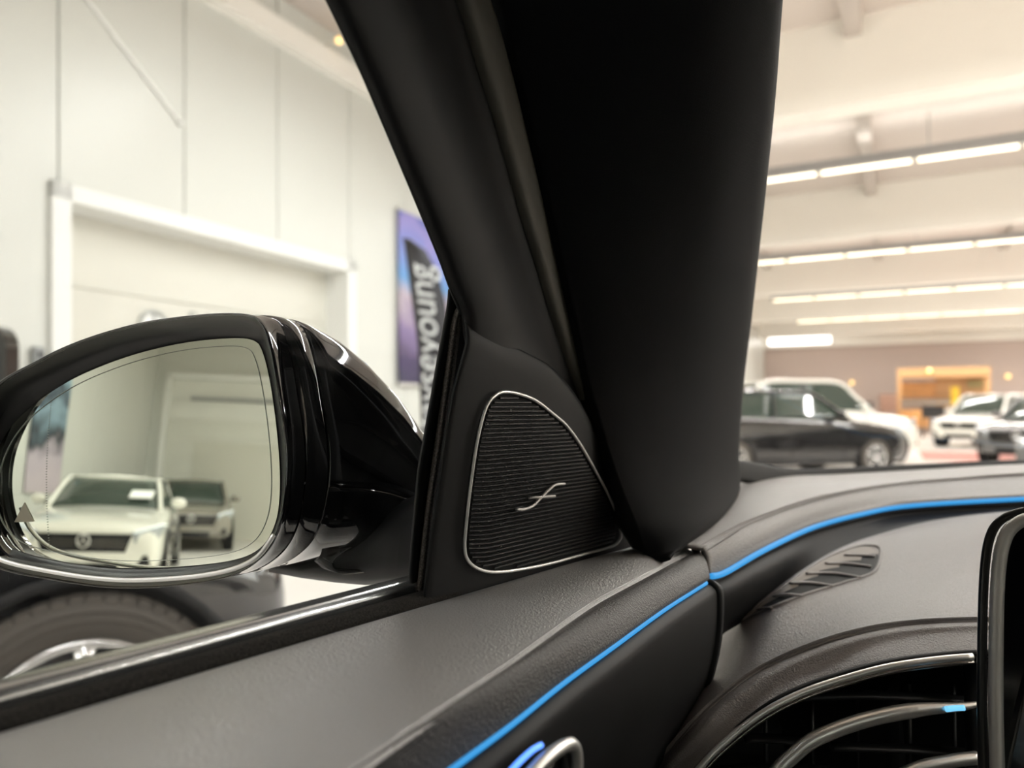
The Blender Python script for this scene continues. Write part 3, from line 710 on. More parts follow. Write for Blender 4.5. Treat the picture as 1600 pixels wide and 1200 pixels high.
# handle recess: chrome arc with blue light above it
pb = bvh_of(bpy.data.objects['lower_panel'])
hc = [(822, 1218), (842, 1196), (862, 1178), (882, 1165), (893, 1163), (899, 1172), (901, 1190), (900, 1218)]
hpts = [PV(x, y, 0.180) for x, y in hc]
dchild(tube('door_opener', spline(hpts, 5), 0.003, M_CHROME, door, sides=8))
hin = [PV(x, y, 0.182) for x, y in [(850, 1222), (868, 1190), (884, 1174), (893, 1172), (896, 1185), (897, 1222)]]
v = hin + [p + L*0.01 for p in hin]; n_ = len(hin)
dchild(link_mesh('opener_recess', v, [tuple(range(n_))] + [(i, (i+1) % n_, n_+(i+1) % n_, n_+i) for i in range(n_)], M_GLOSS, door, smooth=False))
bl = dchild(tube('opener_light', spline([PV(x, y, 0.184) for x, y in ((790, 1214), (812, 1190), (832, 1172), (846, 1164))], 5), 0.0012, mat('opener_blue', (0.02, 0.05, 0.2), 0.4, emit=(0.10, 0.28, 1.0), estr=1.6), door, sides=8))

# window frame trim (upper door) and the recess behind the speaker corner
we = [(-400, 330), (-150, 440), (0, 513), (100, 561), (200, 604), (300, 646), (400, 687), (450, 705), (490, 722), (560, 735), (700, 800), (860, 900)]
ge = [(-400, 560), (-150, 665), (0, 726), (100, 756), (176, 780), (264, 804), (352, 828), (410, 846), (480, 866), (560, 892), (700, 945), (870, 1010)]
rows = []
for (yl, xl), (yr, xr) in zip(we, ge):
    a = PD(xl, yl, 0.330); b = PD(xr, yr, 0.335)
    m1 = a.lerp(b, 0.06) - L*0.006; m2 = a.lerp(b, 0.35) - L*0.008; m3 = a.lerp(b, 0.8) + L*0.003
    aw = (a-EYE).normalized(); rows.append([a + aw*0.016, a + aw*0.003, m1, m2, m3, b + L*0.006, b + L*0.03])
dchild(patch('window_frame', rows, M_TRIM, door, 5, 5))
dchild(tube('frame_lip', spline([PD(x-1, y, 0.334) for y, x in we[:9]], 5), 0.0012, M_RUBBER, door, sides=8))
# speaker corner
lft = [(722, 492), (726, 512), (727, 534), (716, 575), (704, 622), (692, 690), (684, 750), (672, 830), (665, 890), (657, 955)]
rgt = [(758, 516), (785, 534), (822, 550), (868, 578), (908, 628), (942, 688), (968, 742), (989, 800), (1001, 842), (1008, 880)]
rows = []
for i, ((xl, yl), (xr, yr)) in enumerate(zip(lft, rgt)):
    vv = (0.333, 0.327, 0.3235)[i] if i < 3 else 0.322
    pts = []
    for t, dv in ((0.0, 0.018), (0.004, 0.006), (0.05, 0.0), (0.35, -0.002), (0.7, -0.002), (0.94, 0.0), (0.985, 0.005), (1.0, 0.022)):
        pts.append(PD(xl+(xr-xl)*t, yl+(yr-yl)*t, vv+dv*(1.0 if (i > 2 or t < 0.5) else 0.5)))
    rows.append(pts)
dchild(patch('speaker_corner', rows, M_TRIM, door, 5, 5))
SV = 0.3185
bez = [(760, 635), (775, 617), (790, 612.5), (812, 616), (837, 626), (862, 645), (885, 665), (907, 695), (930, 735), (950, 772), (965, 807), (970, 832), (967, 845), (955, 854), (912, 866), (862, 880), (812, 890), (775, 894), (750, 890), (732, 877), (726, 855), (729, 812), (737, 745), (747, 682)]
sp = dchild(tube('speaker', spline([PD(x, y, SV-0.001) for x, y in bez], 4, True), 0.0012, M_CHROME, door, closed=True, sides=8))
sp['label'] = 'triangular chrome rimmed door speaker'
cx = sum(x for x, y in bez)/len(bez); cy = sum(y for x, y in bez)/len(bez)
inner = spline([Vector((cx+(x-cx)*0.945, cy+(y-cy)*0.955, 0)) for x, y in bez], 4, True)
plate = [PD(p.x, p.y, SV+0.0008) for p in spline([Vector((x, y, 0)) for x, y in bez], 4, True)]
dchild(link_mesh('grille_backing', plate, [tuple(range(len(plate)))], M_BLACK, sp, smooth=False))
def inside_span(y_of, poly):
    """x interval where the row curve stays inside the outline"""
    xs = []
    x = 700.0
    while x < 990:
        y = y_of(x); c = False; j = len(poly)-1
        for i in range(len(poly)):
            if (poly[i].y > y) != (poly[j].y > y) and x < (poly[j].x-poly[i].x)*(y-poly[i].y)/(poly[j].y-poly[i].y)+poly[i].x: c = not c
            j = i
        if c: xs.append(x)
        x += 1.0
    return (xs[0], xs[-1]) if len(xs) > 8 else None
bm = bmesh.new(); y0 = 622.0
while y0 < 960:
    sl = max(0.0, (y0-640)/260*0.27)
    yf = lambda x, y0=y0, sl=sl: y0 - sl*max(0, x-760) + (760-x if x < 760 else 0)*0.02
    span = inside_span(yf, inner)
    if span:
        xs = [span[0] + (span[1]-span[0])*i/14 for i in range(15)]
        rws = []
        for x in xs:
            y = yf(x)
            rws.append([bm.verts.new(PD(x, y+dy, SV-lift)) for dy, lift in ((-2.3, -0.0004), (-1.2, 0.0012), (1.0, 0.0012), (2.1, -0.0004))])
        for a, b in zip(rws, rws[1:]):
            for k in range(3): bm.faces.new((a[k], b[k], b[k+1], a[k+1]))
    y0 += 6.9
bmesh.ops.recalc_face_normals(bm, faces=bm.faces)
rb = dchild(from_bm('grille_ribs', bm, M_GRILLE, sp)); rb['kind'] = 'stuff'
bm = bmesh.new()
for r in range(22):
    for q in range(3):
        x = 752 + 34*q - 0.085*(r*12) + (4 if r % 2 else 0) + 12; y = 640 + r*11.2
        if 900 - y < 12 or x < 738: continue
        c = PD(x, y, SV-0.0015); m = Matrix.Translation(c)
        bmesh.ops.create_icosphere(bm, subdivisions=1, radius=0.0004, matrix=m)
pf = dchild(from_bm('grille_studs', bm, M_DCHROME, sp)); pf['kind'] = 'stuff'
em = dchild(tube('emblem', spline([PD(x, y, SV-0.003) for x, y in ((807, 796), (820, 795.5), (833, 790), (845, 778), (858, 765), (868, 757.5), (882, 756))], 5), 0.0011, M_SILVER, sp, sides=8))
em['label'] = 'slim silver script emblem'
dchild(tube('emblem_bar', [PD(827, 778, SV-0.003), PD(867, 775, SV-0.003)], 0.001, M_SILVER, em, sides=8))

# window seals and belt mouldings
seal = [(700, 452), (697, 482), (684, 552), (672, 622), (662, 678), (652, 734), (645, 810), (640, 870), (638, 930)]
felt = [(716, 478), (708, 494), (697, 572), (686, 650), (676, 720), (665, 790), (656, 865), (648, 942)]
fel2 = [(722, 486), (716, 510), (707, 580), (697, 650), (687, 720), (677, 790), (669, 865), (661, 950)]
rows = [[PD(x, y, 0.349), PD(x+1, y, 0.344), PD(x+12, y, 0.343), PD(x+26, y, 0.350), PD(x+62, y, 0.353)] for x, y in seal]
dchild(patch('glass_seal', rows, M_RUBBER, door, 4, 3))
rows = [[PD(a[0], a[1], 0.346), PD(a[0]+2, a[1], 0.341), PD(b[0]-3, b[1], 0.339), PD(b[0]+4, b[1], 0.346)] for a, b in zip(felt, fel2)]
dchild(patch('felt_seal', rows, M_FELT, door, 4, 3))
def bar(name, prof, material, u0=-0.6, u1=0.372, parent=door, n=2):
    v = []; f = []; m = len(prof)
    for i in range(n):
        u = u0 + (u1-u0)*i/(n-1)
        for vv, zz in prof: v.append(K(u, vv, zz))
    for i in range(n-1):
        for k in range(m): f.append((i*m+k, i*m+(k+1) % m, (i+1)*m+(k+1) % m, (i+1)*m+k))
    f.append(tuple(range(m))); f.append(tuple(range((n-1)*m, n*m)))
    o = link_mesh(name, v, f, material, parent)
    bm = bmesh.new(); bm.from_mesh(o.data); bmesh.ops.recalc_face_normals(bm, faces=bm.faces); bm.to_mesh(o.data); bm.free()
    md = o.modifiers.new('bevel', 'BEVEL'); md.width = 0.0015; md.segments = 3
    return dchild(o)
bar('belt_felt', [(0.321, 1.066), (0.321, 1.0795), (0.326, 1.083), (0.333, 1.0835), (0.334, 1.066)], mat('belt_felt_black', (0.022, 0.020, 0.018), 0.95, spec=0.1, var=(900, 0.6), bump=('noise', 1500, 0.8, 0.001)))
bar('belt_moulding', [(0.341, 1.066), (0.341, 1.0845), (0.344, 1.088), (0.352, 1.089), (0.360, 1.086), (0.360, 1.062)], mat('belt_chrome', (0.46, 0.46, 0.46), 0.22, metal=0.9), u1=0.385)
bar('outer_skin', [(0.340, 0.45), (0.340, 1.06), (0.362, 1.06), (0.372, 0.95), (0.385, 0.75), (0.375, 0.45)], PAINT['black'], u0=-0.6, u1=0.62)
# window pane
def wv(z): return 0.3375 - 0.15*(z-1.083)
outl = [(-0.7, 1.07), (0.40, 1.07), (0.405, 1.10), (0.372, 1.26), (0.30, 1.34), (0.20, 1.44), (0.10, 1.50), (-0.7, 1.52)]
v = [K(u, wv(z), z) for u, z in outl] + [K(u, wv(z)+0.004, z) for u, z in outl]; n_ = len(outl)
dchild(link_mesh('window_pane', v, [tuple(range(n_)), tuple(range(2*n_-1, n_-1, -1))] + [(i, n_+i, n_+(i+1) % n_, (i+1) % n_) for i in range(n_)], G_SIDE, door, smooth=False))

# ================================================================== DOOR MIRROR
lip_px = [(-62, 770), (-52, 690), (-5, 607), (60, 566), (130, 533), (220, 506), (300, 494), (370, 490), (408, 499), (427, 540), (441, 620), (452, 700), (450, 770), (437, 830), (410, 872), (360, 900), (270, 914), (180, 916), (90, 904), (0, 884), (-42, 845)]
gls_px = [(-22, 770), (-8, 715), (18, 668), (60, 628), (120, 590), (200, 558), (280, 538), (350, 530), (393, 532), (409, 550), (423, 610), (434, 700), (436, 770), (428, 820), (405, 856), (360, 875), (270, 885), (180, 886), (90, 875), (20, 855), (-12, 820)]
MC = P(225, 715, 0.52)
mir = thing('door_mirror', 'glossy black door mirror with framed glass outside the window', 'door mirror', None, K(0.42, 0.37, 1.08))
MO = mir.location.copy()
def mchild(o): return into(o, MO)
NP = 160
def loop(px, d): return resample(spline([P(x, y, d) for x, y in px], 6, True), NP, True)
nM = Vector((-math.sin(math.radians(10.5)), -math.cos(math.radians(10.5)), 0.075)).normalized(); RM = 4.0; M0 = P(225, 700, 0.520); CM = M0 - nM*RM
def on_dish(p, lift=0.0):
    d = (p-EYE).normalized(); oc = EYE-CM; b = oc.dot(d); c = oc.dot(oc)-(RM+lift)**2
    return EYE + d*(-b-math.sqrt(b*b-c))
lip = [on_dish(p, 0.018) for p in loop(lip_px, 0.5)]; gl = [on_dish(p) for p in loop(gls_px, 0.5)]
def ring_loft(name, loops, material, parent, cap=False, closed=True):
    v = []; f = []; m = len(loops[0])
    for lp_ in loops: v += lp_
    for i in range(len(loops)-1):
        for k in range(m if closed else m-1):
            k2 = (k+1) % m; f.append((i*m+k, i*m+k2, (i+1)*m+k2, (i+1)*m+k))
    if cap: f.append(tuple(range((len(loops)-1)*m, len(loops)*m))); f.append(tuple(range(m)))
    o = link_mesh(name, v, f, material, parent)
    bm = bmesh.new(); bm.from_mesh(o.data); bmesh.ops.recalc_face_normals(bm, faces=bm.faces); bm.to_mesh(o.data); bm.free()
    return mchild(o)
def mid(a, b, t, dy=0.0): return [p.lerp(q, t) + Vector((0, dy, 0)) for p, q in zip(a, b)]
cen = sum(lip, Vector())/NP
zb_ = min(p.z for p in lip)
inb = max(lip, key=lambda p: p.x)
def stage(t, sz, sx, drop=0.0):
    out = []
    for p in lip:
        q = p.copy()
        dl = (q-inb).dot(L)
        q = q - L*dl*(1-sx)
        q.z = zb_ - drop + (q.z-zb_)*sz
        out.append(q + C*t)
    return out
# bezel from the glass edge out to the rim
ring_loft('bezel', [[p + Vector((0, 0.004, 0)) for p in gl], mid(gl, lip, 0.10, 0.002), mid(gl, lip, 0.35, 0.004), mid(gl, lip, 0.62, 0.004), mid(gl, lip, 0.80, 0.0), mid(gl, lip, 0.90, -0.004)], M_SATIN, mir)
ring_loft('rim', [mid(gl, lip, 0.90, -0.003), mid(gl, lip, 0.93, -0.007), mid(gl, lip, 0.98, -0.006), lip, stage(0.006, 1.003, 1.003), stage(0.012, 1.0, 1.0)], M_GLOSS, mir)
ring_loft('rim_band', [stage(0.0135, 0.99, 0.993), stage(0.014, 1.004, 1.003), stage(0.022, 1.006, 1.004), stage(0.030, 1.0, 0.998), stage(0.031, 0.985, 0.99)], M_GLOSS, mir)
chl = [p for p in lip if p.z < 1.11]
# silver line along the lower rim
low = [q for q in resample(spline([on_dish(P(x, y, 0.5), 0.024) for x, y in [(-58, 800), (-42, 838), (0, 874), (90, 895), (180, 906), (270, 904), (350, 893), (400, 872), (428, 836)]], 6), 60)]
mchild(tube('rim_line', low, 0.0016, M_CHROME, mir, sides=8))
sts = [stage(0.033, 0.985, 0.99), stage(0.034, 1.0, 1.0), stage(0.045, 0.985, 0.985), stage(0.065, 0.945, 0.95), stage(0.09, 0.86, 0.88), stage(0.115, 0.745, 0.78), stage(0.14, 0.585, 0.62), stage(0.155, 0.44, 0.46), stage(0.163, 0.28, 0.25), stage(0.165, 0.12, 0.08)]
ZS = 1.146
# loop index range above the parting line, taken on the first stage
up_i = [i for i in range(NP) if sts[1][i].z > ZS]
start = next(i for i in range(NP) if i in up_i and (i-1) % NP not in up_i)
up_i = [(start+k) % NP for k in range(len(up_i))]
lo_i = [(start+len(up_i)-1+k) % NP for k in range(NP-len(up_i)+2)]
def part_loft(name, idx, material, sc):
    loops = []
    for st_ in sts:
        c_ = sum(st_, Vector())/NP
        loops.append([c_ + (st_[i]-c_)*sc for i in idx])
    v = []; f = []; m = len(idx)
    for lp_ in loops: v += lp_
    for i in range(len(loops)-1):
        for k in range(m-1): f.append((i*m+k, i*m+k+1, (i+1)*m+k+1, (i+1)*m+k))
    o = link_mesh(name, v, f, material, mir)
    bm = bmesh.new(); bm.from_mesh(o.data); bmesh.ops.recalc_face_normals(bm, faces=bm.faces); bm.to_mesh(o.data); bm.free()
    md = o.modifiers.new('thickness', 'SOLIDIFY'); md.thickness = 0.003; md.offset = -1
    return mchild(o)
part_loft('mirror_cap', up_i, M_GLOSS, 1.0)
part_loft('lower_shell', lo_i, M_GLOSS, 0.996)
# foot joining the housing to the door
ft = []
for (px, py0, py1, d) in ((420, 872, 894, 0.570), (470, 868, 904, 0.574), (525, 850, 912, 0.578), (570, 815, 917, 0.578), (615, 785, 916, 0.575), (660, 765, 914, 0.565), (710, 760, 914, 0.555)):
    rows_ = []
    for k in range(14):
        a = 2*math.pi*k/14
        zc = (py0+py1)/2 + (py1-py0)/2*math.sin(a)*(1 if abs(math.sin(a)) < 0.9 else 0.97)
        rows_.append(P(px, zc, d + 0.035*math.cos(a)))
    ft.append(rows_)
ring_loft('mirror_foot', ft, mat('foot_black', (0.006, 0.006, 0.006), 0.45, spec=0.25), mir, cap=True)
# the glass: a convex reflecting dish
gcen = Vector((sum(x for x, y in gls_px)/len(gls_px), sum(y for x, y in gls_px)/len(gls_px), 0))
gl2 = resample(spline([Vector((x, y, 0)) for x, y in gls_px], 6, True), NP, True)
v = [on_dish(P(gcen.x, gcen.y, 0.52))]; f = []
RN = 16
for r in range(1, RN+1):
    for q in gl2:
        w_ = gcen.lerp(q, r/RN*1.005); v.append(on_dish(P(w_.x, w_.y, 0.52)))
for k in range(NP): f.append((0, 1+k, 1+(k+1) % NP))
for r in range(RN-1):
    for k in range(NP):
        a = 1+r*NP; b = a+NP; f.append((a+k, b+k, b+(k+1) % NP, a+(k+1) % NP))
mg = link_mesh('mirror_glass', v, f, M_MIRROR, mir)
me = mg.data
mg['label'] = 'slightly convex reflecting mirror glass'
if me.polygons[0].normal.dot(nM) < 0: me.flip_normals()
mchild(mg)
# lines on the glass: dotted outboard line, inner outline, warning triangle
M_ETCH = mat('etched_line', (0.20, 0.21, 0.19), 0.4)
inn = [gcen + (q-gcen)*0.94 for q in gl2]
mchild(tube('glass_outline', [on_dish(P(q.x, q.y, .52), 0.0004) for q in inn], 0.00022, mat('outline_grey', (0.35, 0.37, 0.33), 0.5), mg, closed=True, sides=5))
bm = bmesh.new()
for i in range(56):
    t = i/55; x = 80 - 8*t + 6*math.sin(t*3.2)*(-1) + (4*t); y = 625 + 228*t
    bmesh.ops.create_icosphere(bm, subdivisions=1, radius=0.00035, matrix=Matrix.Translation(on_dish(P(x, y, .52), 0.0003)))
dl = mchild(from_bm('dotted_line', bm, M_ETCH, mg)); dl['kind'] = 'stuff'
tv = [on_dish(P(x, y, .52), 0.0005) for x, y in ((38, 785), (22, 816), (53, 815))]
mchild(link_mesh('warning_triangle', tv + [p + Vector((0, 0.0004, 0)) for p in tv], [(0, 1, 2), (5, 4, 3), (0, 3, 4, 1), (1, 4, 5, 2), (2, 5, 3, 0)], mat('triangle_tan', (0.30, 0.27, 0.20), 0.5), mg, smooth=False))

# ================================================================== WINDSHIELD PILLAR
pil = thing('windshield_pillar', 'dark fabric covered windshield pillar between side window and windshield', 'car pillar', None, K(0.72, 0.3, 1.05))
PO = pil.location.copy()
gl_l = ge[:10]
gl_r = [(-400, 605), (-150, 705), (0, 767), (100, 797), (176, 816), (264, 837), (352, 857), (410, 870), (480, 886), (560, 904)]
rows = []
for (yl, xl), (yr, xr) in zip(gl_l, gl_r):
    a = PD(xl-3, yl, 0.336); b = PD(xr, yr, 0.338)
    rows.append([a + L*0.02, a, a.lerp(b, 0.5) - L*0.003, b, b + L*0.012])
extra = [p + (p-q)*0.9 for p, q in zip(rows[-1], rows[-2])]
into(patch('gasket_strip', rows + [extra], M_STRIP, pil, 5, 3), PO)
pl = [(-400, 608, .37), (-150, 707, .42), (0, 770, .452), (150, 810, .484), (300, 846, .518), (400, 869, .54), (500, 892, .565), (600, 915, .59), (700, 945, .605), (760, 965, .61), (810, 985, .613), (845, 1000, .615), (880, 1010, .61)]
pr = [(-400, 1265, .37), (-150, 1236, .43), (0, 1222, .48), (150, 1211, .54), (300, 1196, .615), (400, 1185, .67), (500, 1174, .73), (600, 1162, .80), (700, 1155, .86), (745, 1157, .885), (775, 1153, .85), (815, 1122, .72), (862, 1062, .625)]
rows = []
for (yl, xl, dl_), (yr, xr, dr_) in zip(pl, pr):
    pts = []
    for t, e, bl_ in ((-0.14, 0.0, 0.035), (0.0, 0.0, 0.002), (0.06, 0.01, -0.004), (0.25, 0.10, -0.012), (0.5, 0.28, -0.022), (0.75, 0.54, -0.028), (0.92, 0.80, -0.018), (1.0, 1.0, 0.0)):
        d = dl_ + (dr_-dl_)*e + bl_
        pts.append(P(xl+(xr-xl)*t, yl+(yr-yl)*t, d))
    q = P(xr-6, yr, dr_+0.05); pts.append(q)
    rows.append(pts)
into(patch('fabric_cover', rows, M_FABRIC, pil, 5, 5), PO)

# ================================================================== DASHBOARD
dash = thing('dashboard', 'dark leather dashboard with blue light strip sweeping under the windshield', 'dashboard', None, K(0.75, 0.0, 1.0))
HO = dash.location.copy()
def hchild(o): return into(o, HO)
ext = lambda p, q, k=1.0: q + (q-p)*k
base = [(1050, 846, .62), (1080, 806, .72), (1115, 765, .90), (1160, 744, .99), (1300, 741, 1.06), (1450, 733, 1.12), (1600, 725, 1.16), (1800, 722, 1.16)]
sm = [(1099, 856, .632), (1135, 834, .68), (1176, 813, .74), (1271, 780, .87), (1386, 759, .97), (1500, 749, 1.0), (1600, 742, 1.0), (1800, 736, .98)]
crest = [(1106, 872, .626), (1140, 858, .665), (1190, 832, .725), (1275, 796, .845), (1388, 772, .94), (1500, 761, .965), (1600, 755, .96), (1800, 748, .94)]
stp = [(1109, 901, .617), (1134, 894, .645), (1195, 859, .715), (1271, 824, .82), (1348, 803, .885), (1425, 790, .915), (1600, 779.5, .905), (1800, 772, .88)]
low = [(1112, 945, .617), (1140, 930, .64), (1205, 893, .71), (1276, 858, .81), (1352, 832, .87), (1428, 815, .895), (1600, 796, .89), (1800, 790, .865)]
low2 = [(1106, 1010, .635), (1130, 990, .655), (1180, 960, .70), (1262, 902, .77), (1345, 860, .835), (1440, 834, .86), (1600, 812, .85), (1800, 805, .83)]
S = lambda l: spline([P(*p) for p in l], 3)
def band(name, lists, material, par=dash, thick=0.004, nj=4):
    ls = [S(l) for l in lists]
    rows_ = [[l[i] for l in ls] for i in range(len(ls[0]))]
    return hchild(patch(name, rows_, material, par, 2, nj, thick))
dp = lambda l, dd, dy=0: [(x, y+dy, d+dd) for x, y, d in l]
band('upper_pad', [dp(base, 0.03, 6), base, [((a[0]+b[0])/2, (a[1]+b[1])/2-1, (a[2]+b[2])/2) for a, b in zip(base, sm)], sm, dp(sm, 0.003, 2)], M_LEATHERB)
band('upper_roll', [dp(sm, 0.004, 1.5), sm, crest, [((a[0]*.4+b[0]*.6), (a[1]*.45+b[1]*.55), (a[2]*.4+b[2]*.6)) for a, b in zip(crest, stp)], dp(stp, 0.003, -4), dp(stp, 0.012, -1)], M_LEATHERB)
hchild(tube('light_strip', [P(x, y, d) for x, y, d in [tuple((((p.x)/p.y)*F+800, 640-(p.z-1.2)/p.y*F, p.y)) for p in spline([P(*p) for p in stp], 6)]], 0.0027, M_BLUE, dash, sides=8))
band('strip_sill', [dp(stp, 0.01, 2), dp(stp, -0.001, 6), dp(stp, 0.0, 13), low, low2], M_TRIM)
hchild(hbox('dash_side', 0.675, 0.80, 0.12, 0.30, 0.36, 0.965, M_BLACK, dash, fr=K))
hchild(hbox('dash_core', 0.74, 1.10, -1.0, 0.30, 0.36, 0.985, M_BLACK, dash, fr=K))
# lower pad
bnd = [(1010, 1230, .66), (1060, 1105, .66), (1108, 1020, .675), (1157, 968, .69), (1241, 901, .705), (1317, 857, .79), (1386, 834, .845), (1463, 816, .87), (1578, 803, .865), (1800, 795, .85)]
snm = [(985, 1290, .55), (1030, 1198, .553), (1080, 1135, .557), (1130, 1088, .57), (1190, 1045, .585), (1271, 1008, .594), (1348, 985, .60), (1425, 973, .604), (1536, 968, .598), (1800, 965, .59)]
m1 = [(a[0]*.6+b[0]*.4, a[1]*.6+b[1]*.4-3, a[2]*.62+b[2]*.38-0.004) for a, b in zip(bnd, snm)]
m2 = [(a[0]*.25+b[0]*.75, a[1]*.25+b[1]*.75-4, a[2]*.27+b[2]*.73-0.004) for a, b in zip(bnd, snm)]
rol = [(1000, 1300, .537), (1050, 1215, .54), (1098, 1158, .545), (1150, 1112, .556), (1212, 1068, .568), (1288, 1034, .577), (1358, 1010, .582), (1432, 995, .585), (1538, 988, .58), (1800, 985, .575)]
chr_ = [(1010, 1330, .53), (1068, 1232, .532), (1120, 1172, .54), (1180, 1122, .548), (1246, 1084, .558), (1320, 1060, .562), (1386, 1042, .560), (1463, 1030, .560), (1530, 1024, .558), (1800, 1020, .555)]
lpad = band('lower_pad', [dp(bnd, 0.03), bnd, m1, m2, snm, dp(snm, 0.003, 2)], M_LEATHERB)
band('lower_roll', [dp(snm, 0.004, 1), dp(snm, 0.0, 2), [((a[0]+b[0])/2, (a[1]+b[1])/2-2, (a[2]+b[2])/2-0.003) for a, b in zip(snm, rol)], rol, chr_, dp(chr_, 0.02, 4)], M_LEATHERB)
# side demister vent laid on the pad, a black plate standing for its shaded opening
bv = bvh_of(lpad)
rim_px = [(1160, 970), (1189, 944), (1237, 907), (1286, 874), (1335, 855), (1359, 852), (1375, 857), (1374, 877), (1366, 893), (1346, 902), (1302, 915), (1250, 931), (1205, 949), (1172, 964)]
rp = spline([Vector((x, y, 0)) for x, y in rim_px], 4, True)
dv = hchild(tube('demister_vent', [on(bv, p.x, p.y, 0.001, 0.7) for p in rp], 0.0014, M_LEATHERB, dash, closed=True, sides=8))
dv['label'] = 'slim side window demister outlet with slats'
def fan(name, pts, material, parent, lift=0.0):
    v = [sum(pts, Vector())/len(pts)] + pts
    return link_mesh(name, v, [(0, 1+i, 1+(i+1) % len(pts)) for i in range(len(pts))], material, parent, smooth=False)
up_e = resample(spline([Vector((x, y, 0)) for x, y in [(1160, 970), (1189, 944), (1237, 907), (1286, 874), (1335, 855), (1358, 853), (1372, 860)]], 5), 49)
lo_e = resample(spline([Vector((x, y, 0)) for x, y in [(1162, 970), (1172, 964), (1205, 949), (1250, 931), (1302, 915), (1346, 902), (1366, 892), (1373, 872)]], 5), 49)
def vent_strip(name, f0, f1, lift, material):
    v = []; f = []; m = 7
    for i in range(49):
        for j in range(m):
            q = up_e[i].lerp(lo_e[i], f0(i) + (f1(i)-f0(i))*j/(m-1)); v.append(on(bv, q.x, q.y, lift, 0.7))
    for i in range(48):
        for j in range(m-1): f.append((i*m+j, i*m+j+1, (i+1)*m+j+1, (i+1)*m+j))
    return hchild(link_mesh(name, v, f, material, dv))
vent_strip('vent_dark_plate', lambda i: 0.0, lambda i: 1.0, 0.0016, M_BLACK)
vent_strip('vent_wall', lambda i: 0.03, lambda i: 0.30 + 0.16*((i % 7)/6.0), 0.0026, mat('vent_tan', (0.12, 0.10, 0.08), 0.5))
for pts in ([(1320, 867), (1345, 867), (1367, 869)], [(1290, 880), (1325, 880), (1361, 885)], [(1260, 896), (1300, 895), (1345, 902)], [(1233, 911), (1265, 910), (1300, 915)], [(1208, 931), (1230, 928.5), (1251, 930)], [(1183, 952), (1195, 950), (1206, 950)]):
    hchild(tube('slat', [on(bv, p.x, p.y, 0.0045, 0.7) for p in spline([Vector((x, y, 0)) for x, y in pts], 6)], 0.0012, M_LEATHERB, dv, sides=6))

# ------------------------------------------------------------------ round air outlet below
av = thing('air_outlet', 'chrome rimmed air outlet with curved blades below the dash pad', 'air vent', None, K(0.60, -0.12, 0.95))
AO = av.location.copy()
def achild(o): return into(o, AO)
cl = spline([P(x, y, d) for x, y, d in [(985, 1400, .525), (1030, 1290, .527), (1091, 1203, .534), (1137, 1156, .540), (1195, 1112, .545), (1252, 1083, .55), (1310, 1063, .552), (1386, 1042.5, .551), (1463, 1031, .551), (1520, 1026, .55)]], 5)
achild(tube('chrome_rim', cl, 0.0026, M_CHROME, av, sides=10, flat=0.8))
achild(tube('inner_rim', [p + Vector((0.003, 0.004, -0.0055)) for p in cl], 0.0018, M_DCHROME, av, sides=8))
# dark well behind the rim
cw = cl + [P(1570, 1024, .552), P(1640, 1022, .552), P(1750, 1022, .552)]
backc = [p + Vector((0.02, 0.11, -0.03)) for p in cw]
bot = [Vector((p.x+0.05, 0.66, 0.80)) for p in cw]
rows = [[cw[i] + Vector((0.002, 0.003, -0.001)), cw[i].lerp(backc[i], 0.5) + Vector((0, 0, 0.002)), backc[i], backc[i].lerp(bot[i], 0.5), bot[i]] for i in list(range(0, len(cl), 3)) + [len(cw)-3, len(cw)-2, len(cw)-1]]
achild(patch('well', rows, M_BLACK, av, 2, 4))
bd = [(1150, 1290, .525), (1214, 1206, .535), (1240, 1180, .538), (1271, 1156, .54), (1329, 1132, .543), (1386, 1117, .545), (1444, 1108, .546), (1504, 1104, .546), (1540, 1097, .552)]
bp = spline([P(*p) for p in bd], 6); nb = len(bp)
blade = achild(tube('blade', bp, 0.004, M_CHROME, av, sides=10, radii=[(0.0056 if i < nb-14 else 0.0052-0.0003*(i-nb+14)) for i in range(nb)], flat=0.9))
achild(tube('blade_light', spline([P(x, y, d-0.005) for x, y, d in [(1478, 1108, .546), (1492, 1106.5, .546), (1506, 1106, .546)]], 4), 0.0022, M_BLUEL, blade, sides=8))
bd2 = [(1330, 1260, .53), (1421, 1206, .538), (1482, 1190, .541), (1526, 1184, .543)]
achild(tube('blade', spline([P(*p) for p in bd2], 6), 0.005, M_CHROME, av, sides=10, flat=0.9))
for pts in ([(1250, 1088, .60), (1350, 1086, .60), (1450, 1090, .60), (1530, 1096, .60)], [(1165, 1154, .585), (1210, 1154, .585), (1258, 1160, .58)], [(1300, 1166, .60), (1420, 1170, .60), (1528, 1178, .595)], [(1120, 1205, .58), (1200, 1200, .59), (1300, 1204, .6)]):
    achild(tube('vane', spline([P(*p) for p in pts], 5), 0.0030, M_VANE, av, sides=8, flat=2.2))
for x in (1195, 1268, 1340, 1420, 1490):
    achild(tube('cross_vane', [P(x, 1070 + max(0, 1386-x)*0.1, .625), P(x+4, 1300, .625)], 0.0018, M_VANE, av, sides=6))
achild(tube('pivot_post', [P(1526, 1030, .575), P(1530, 1310, .575)], 0.009, M_SATIN, av, sides=12))

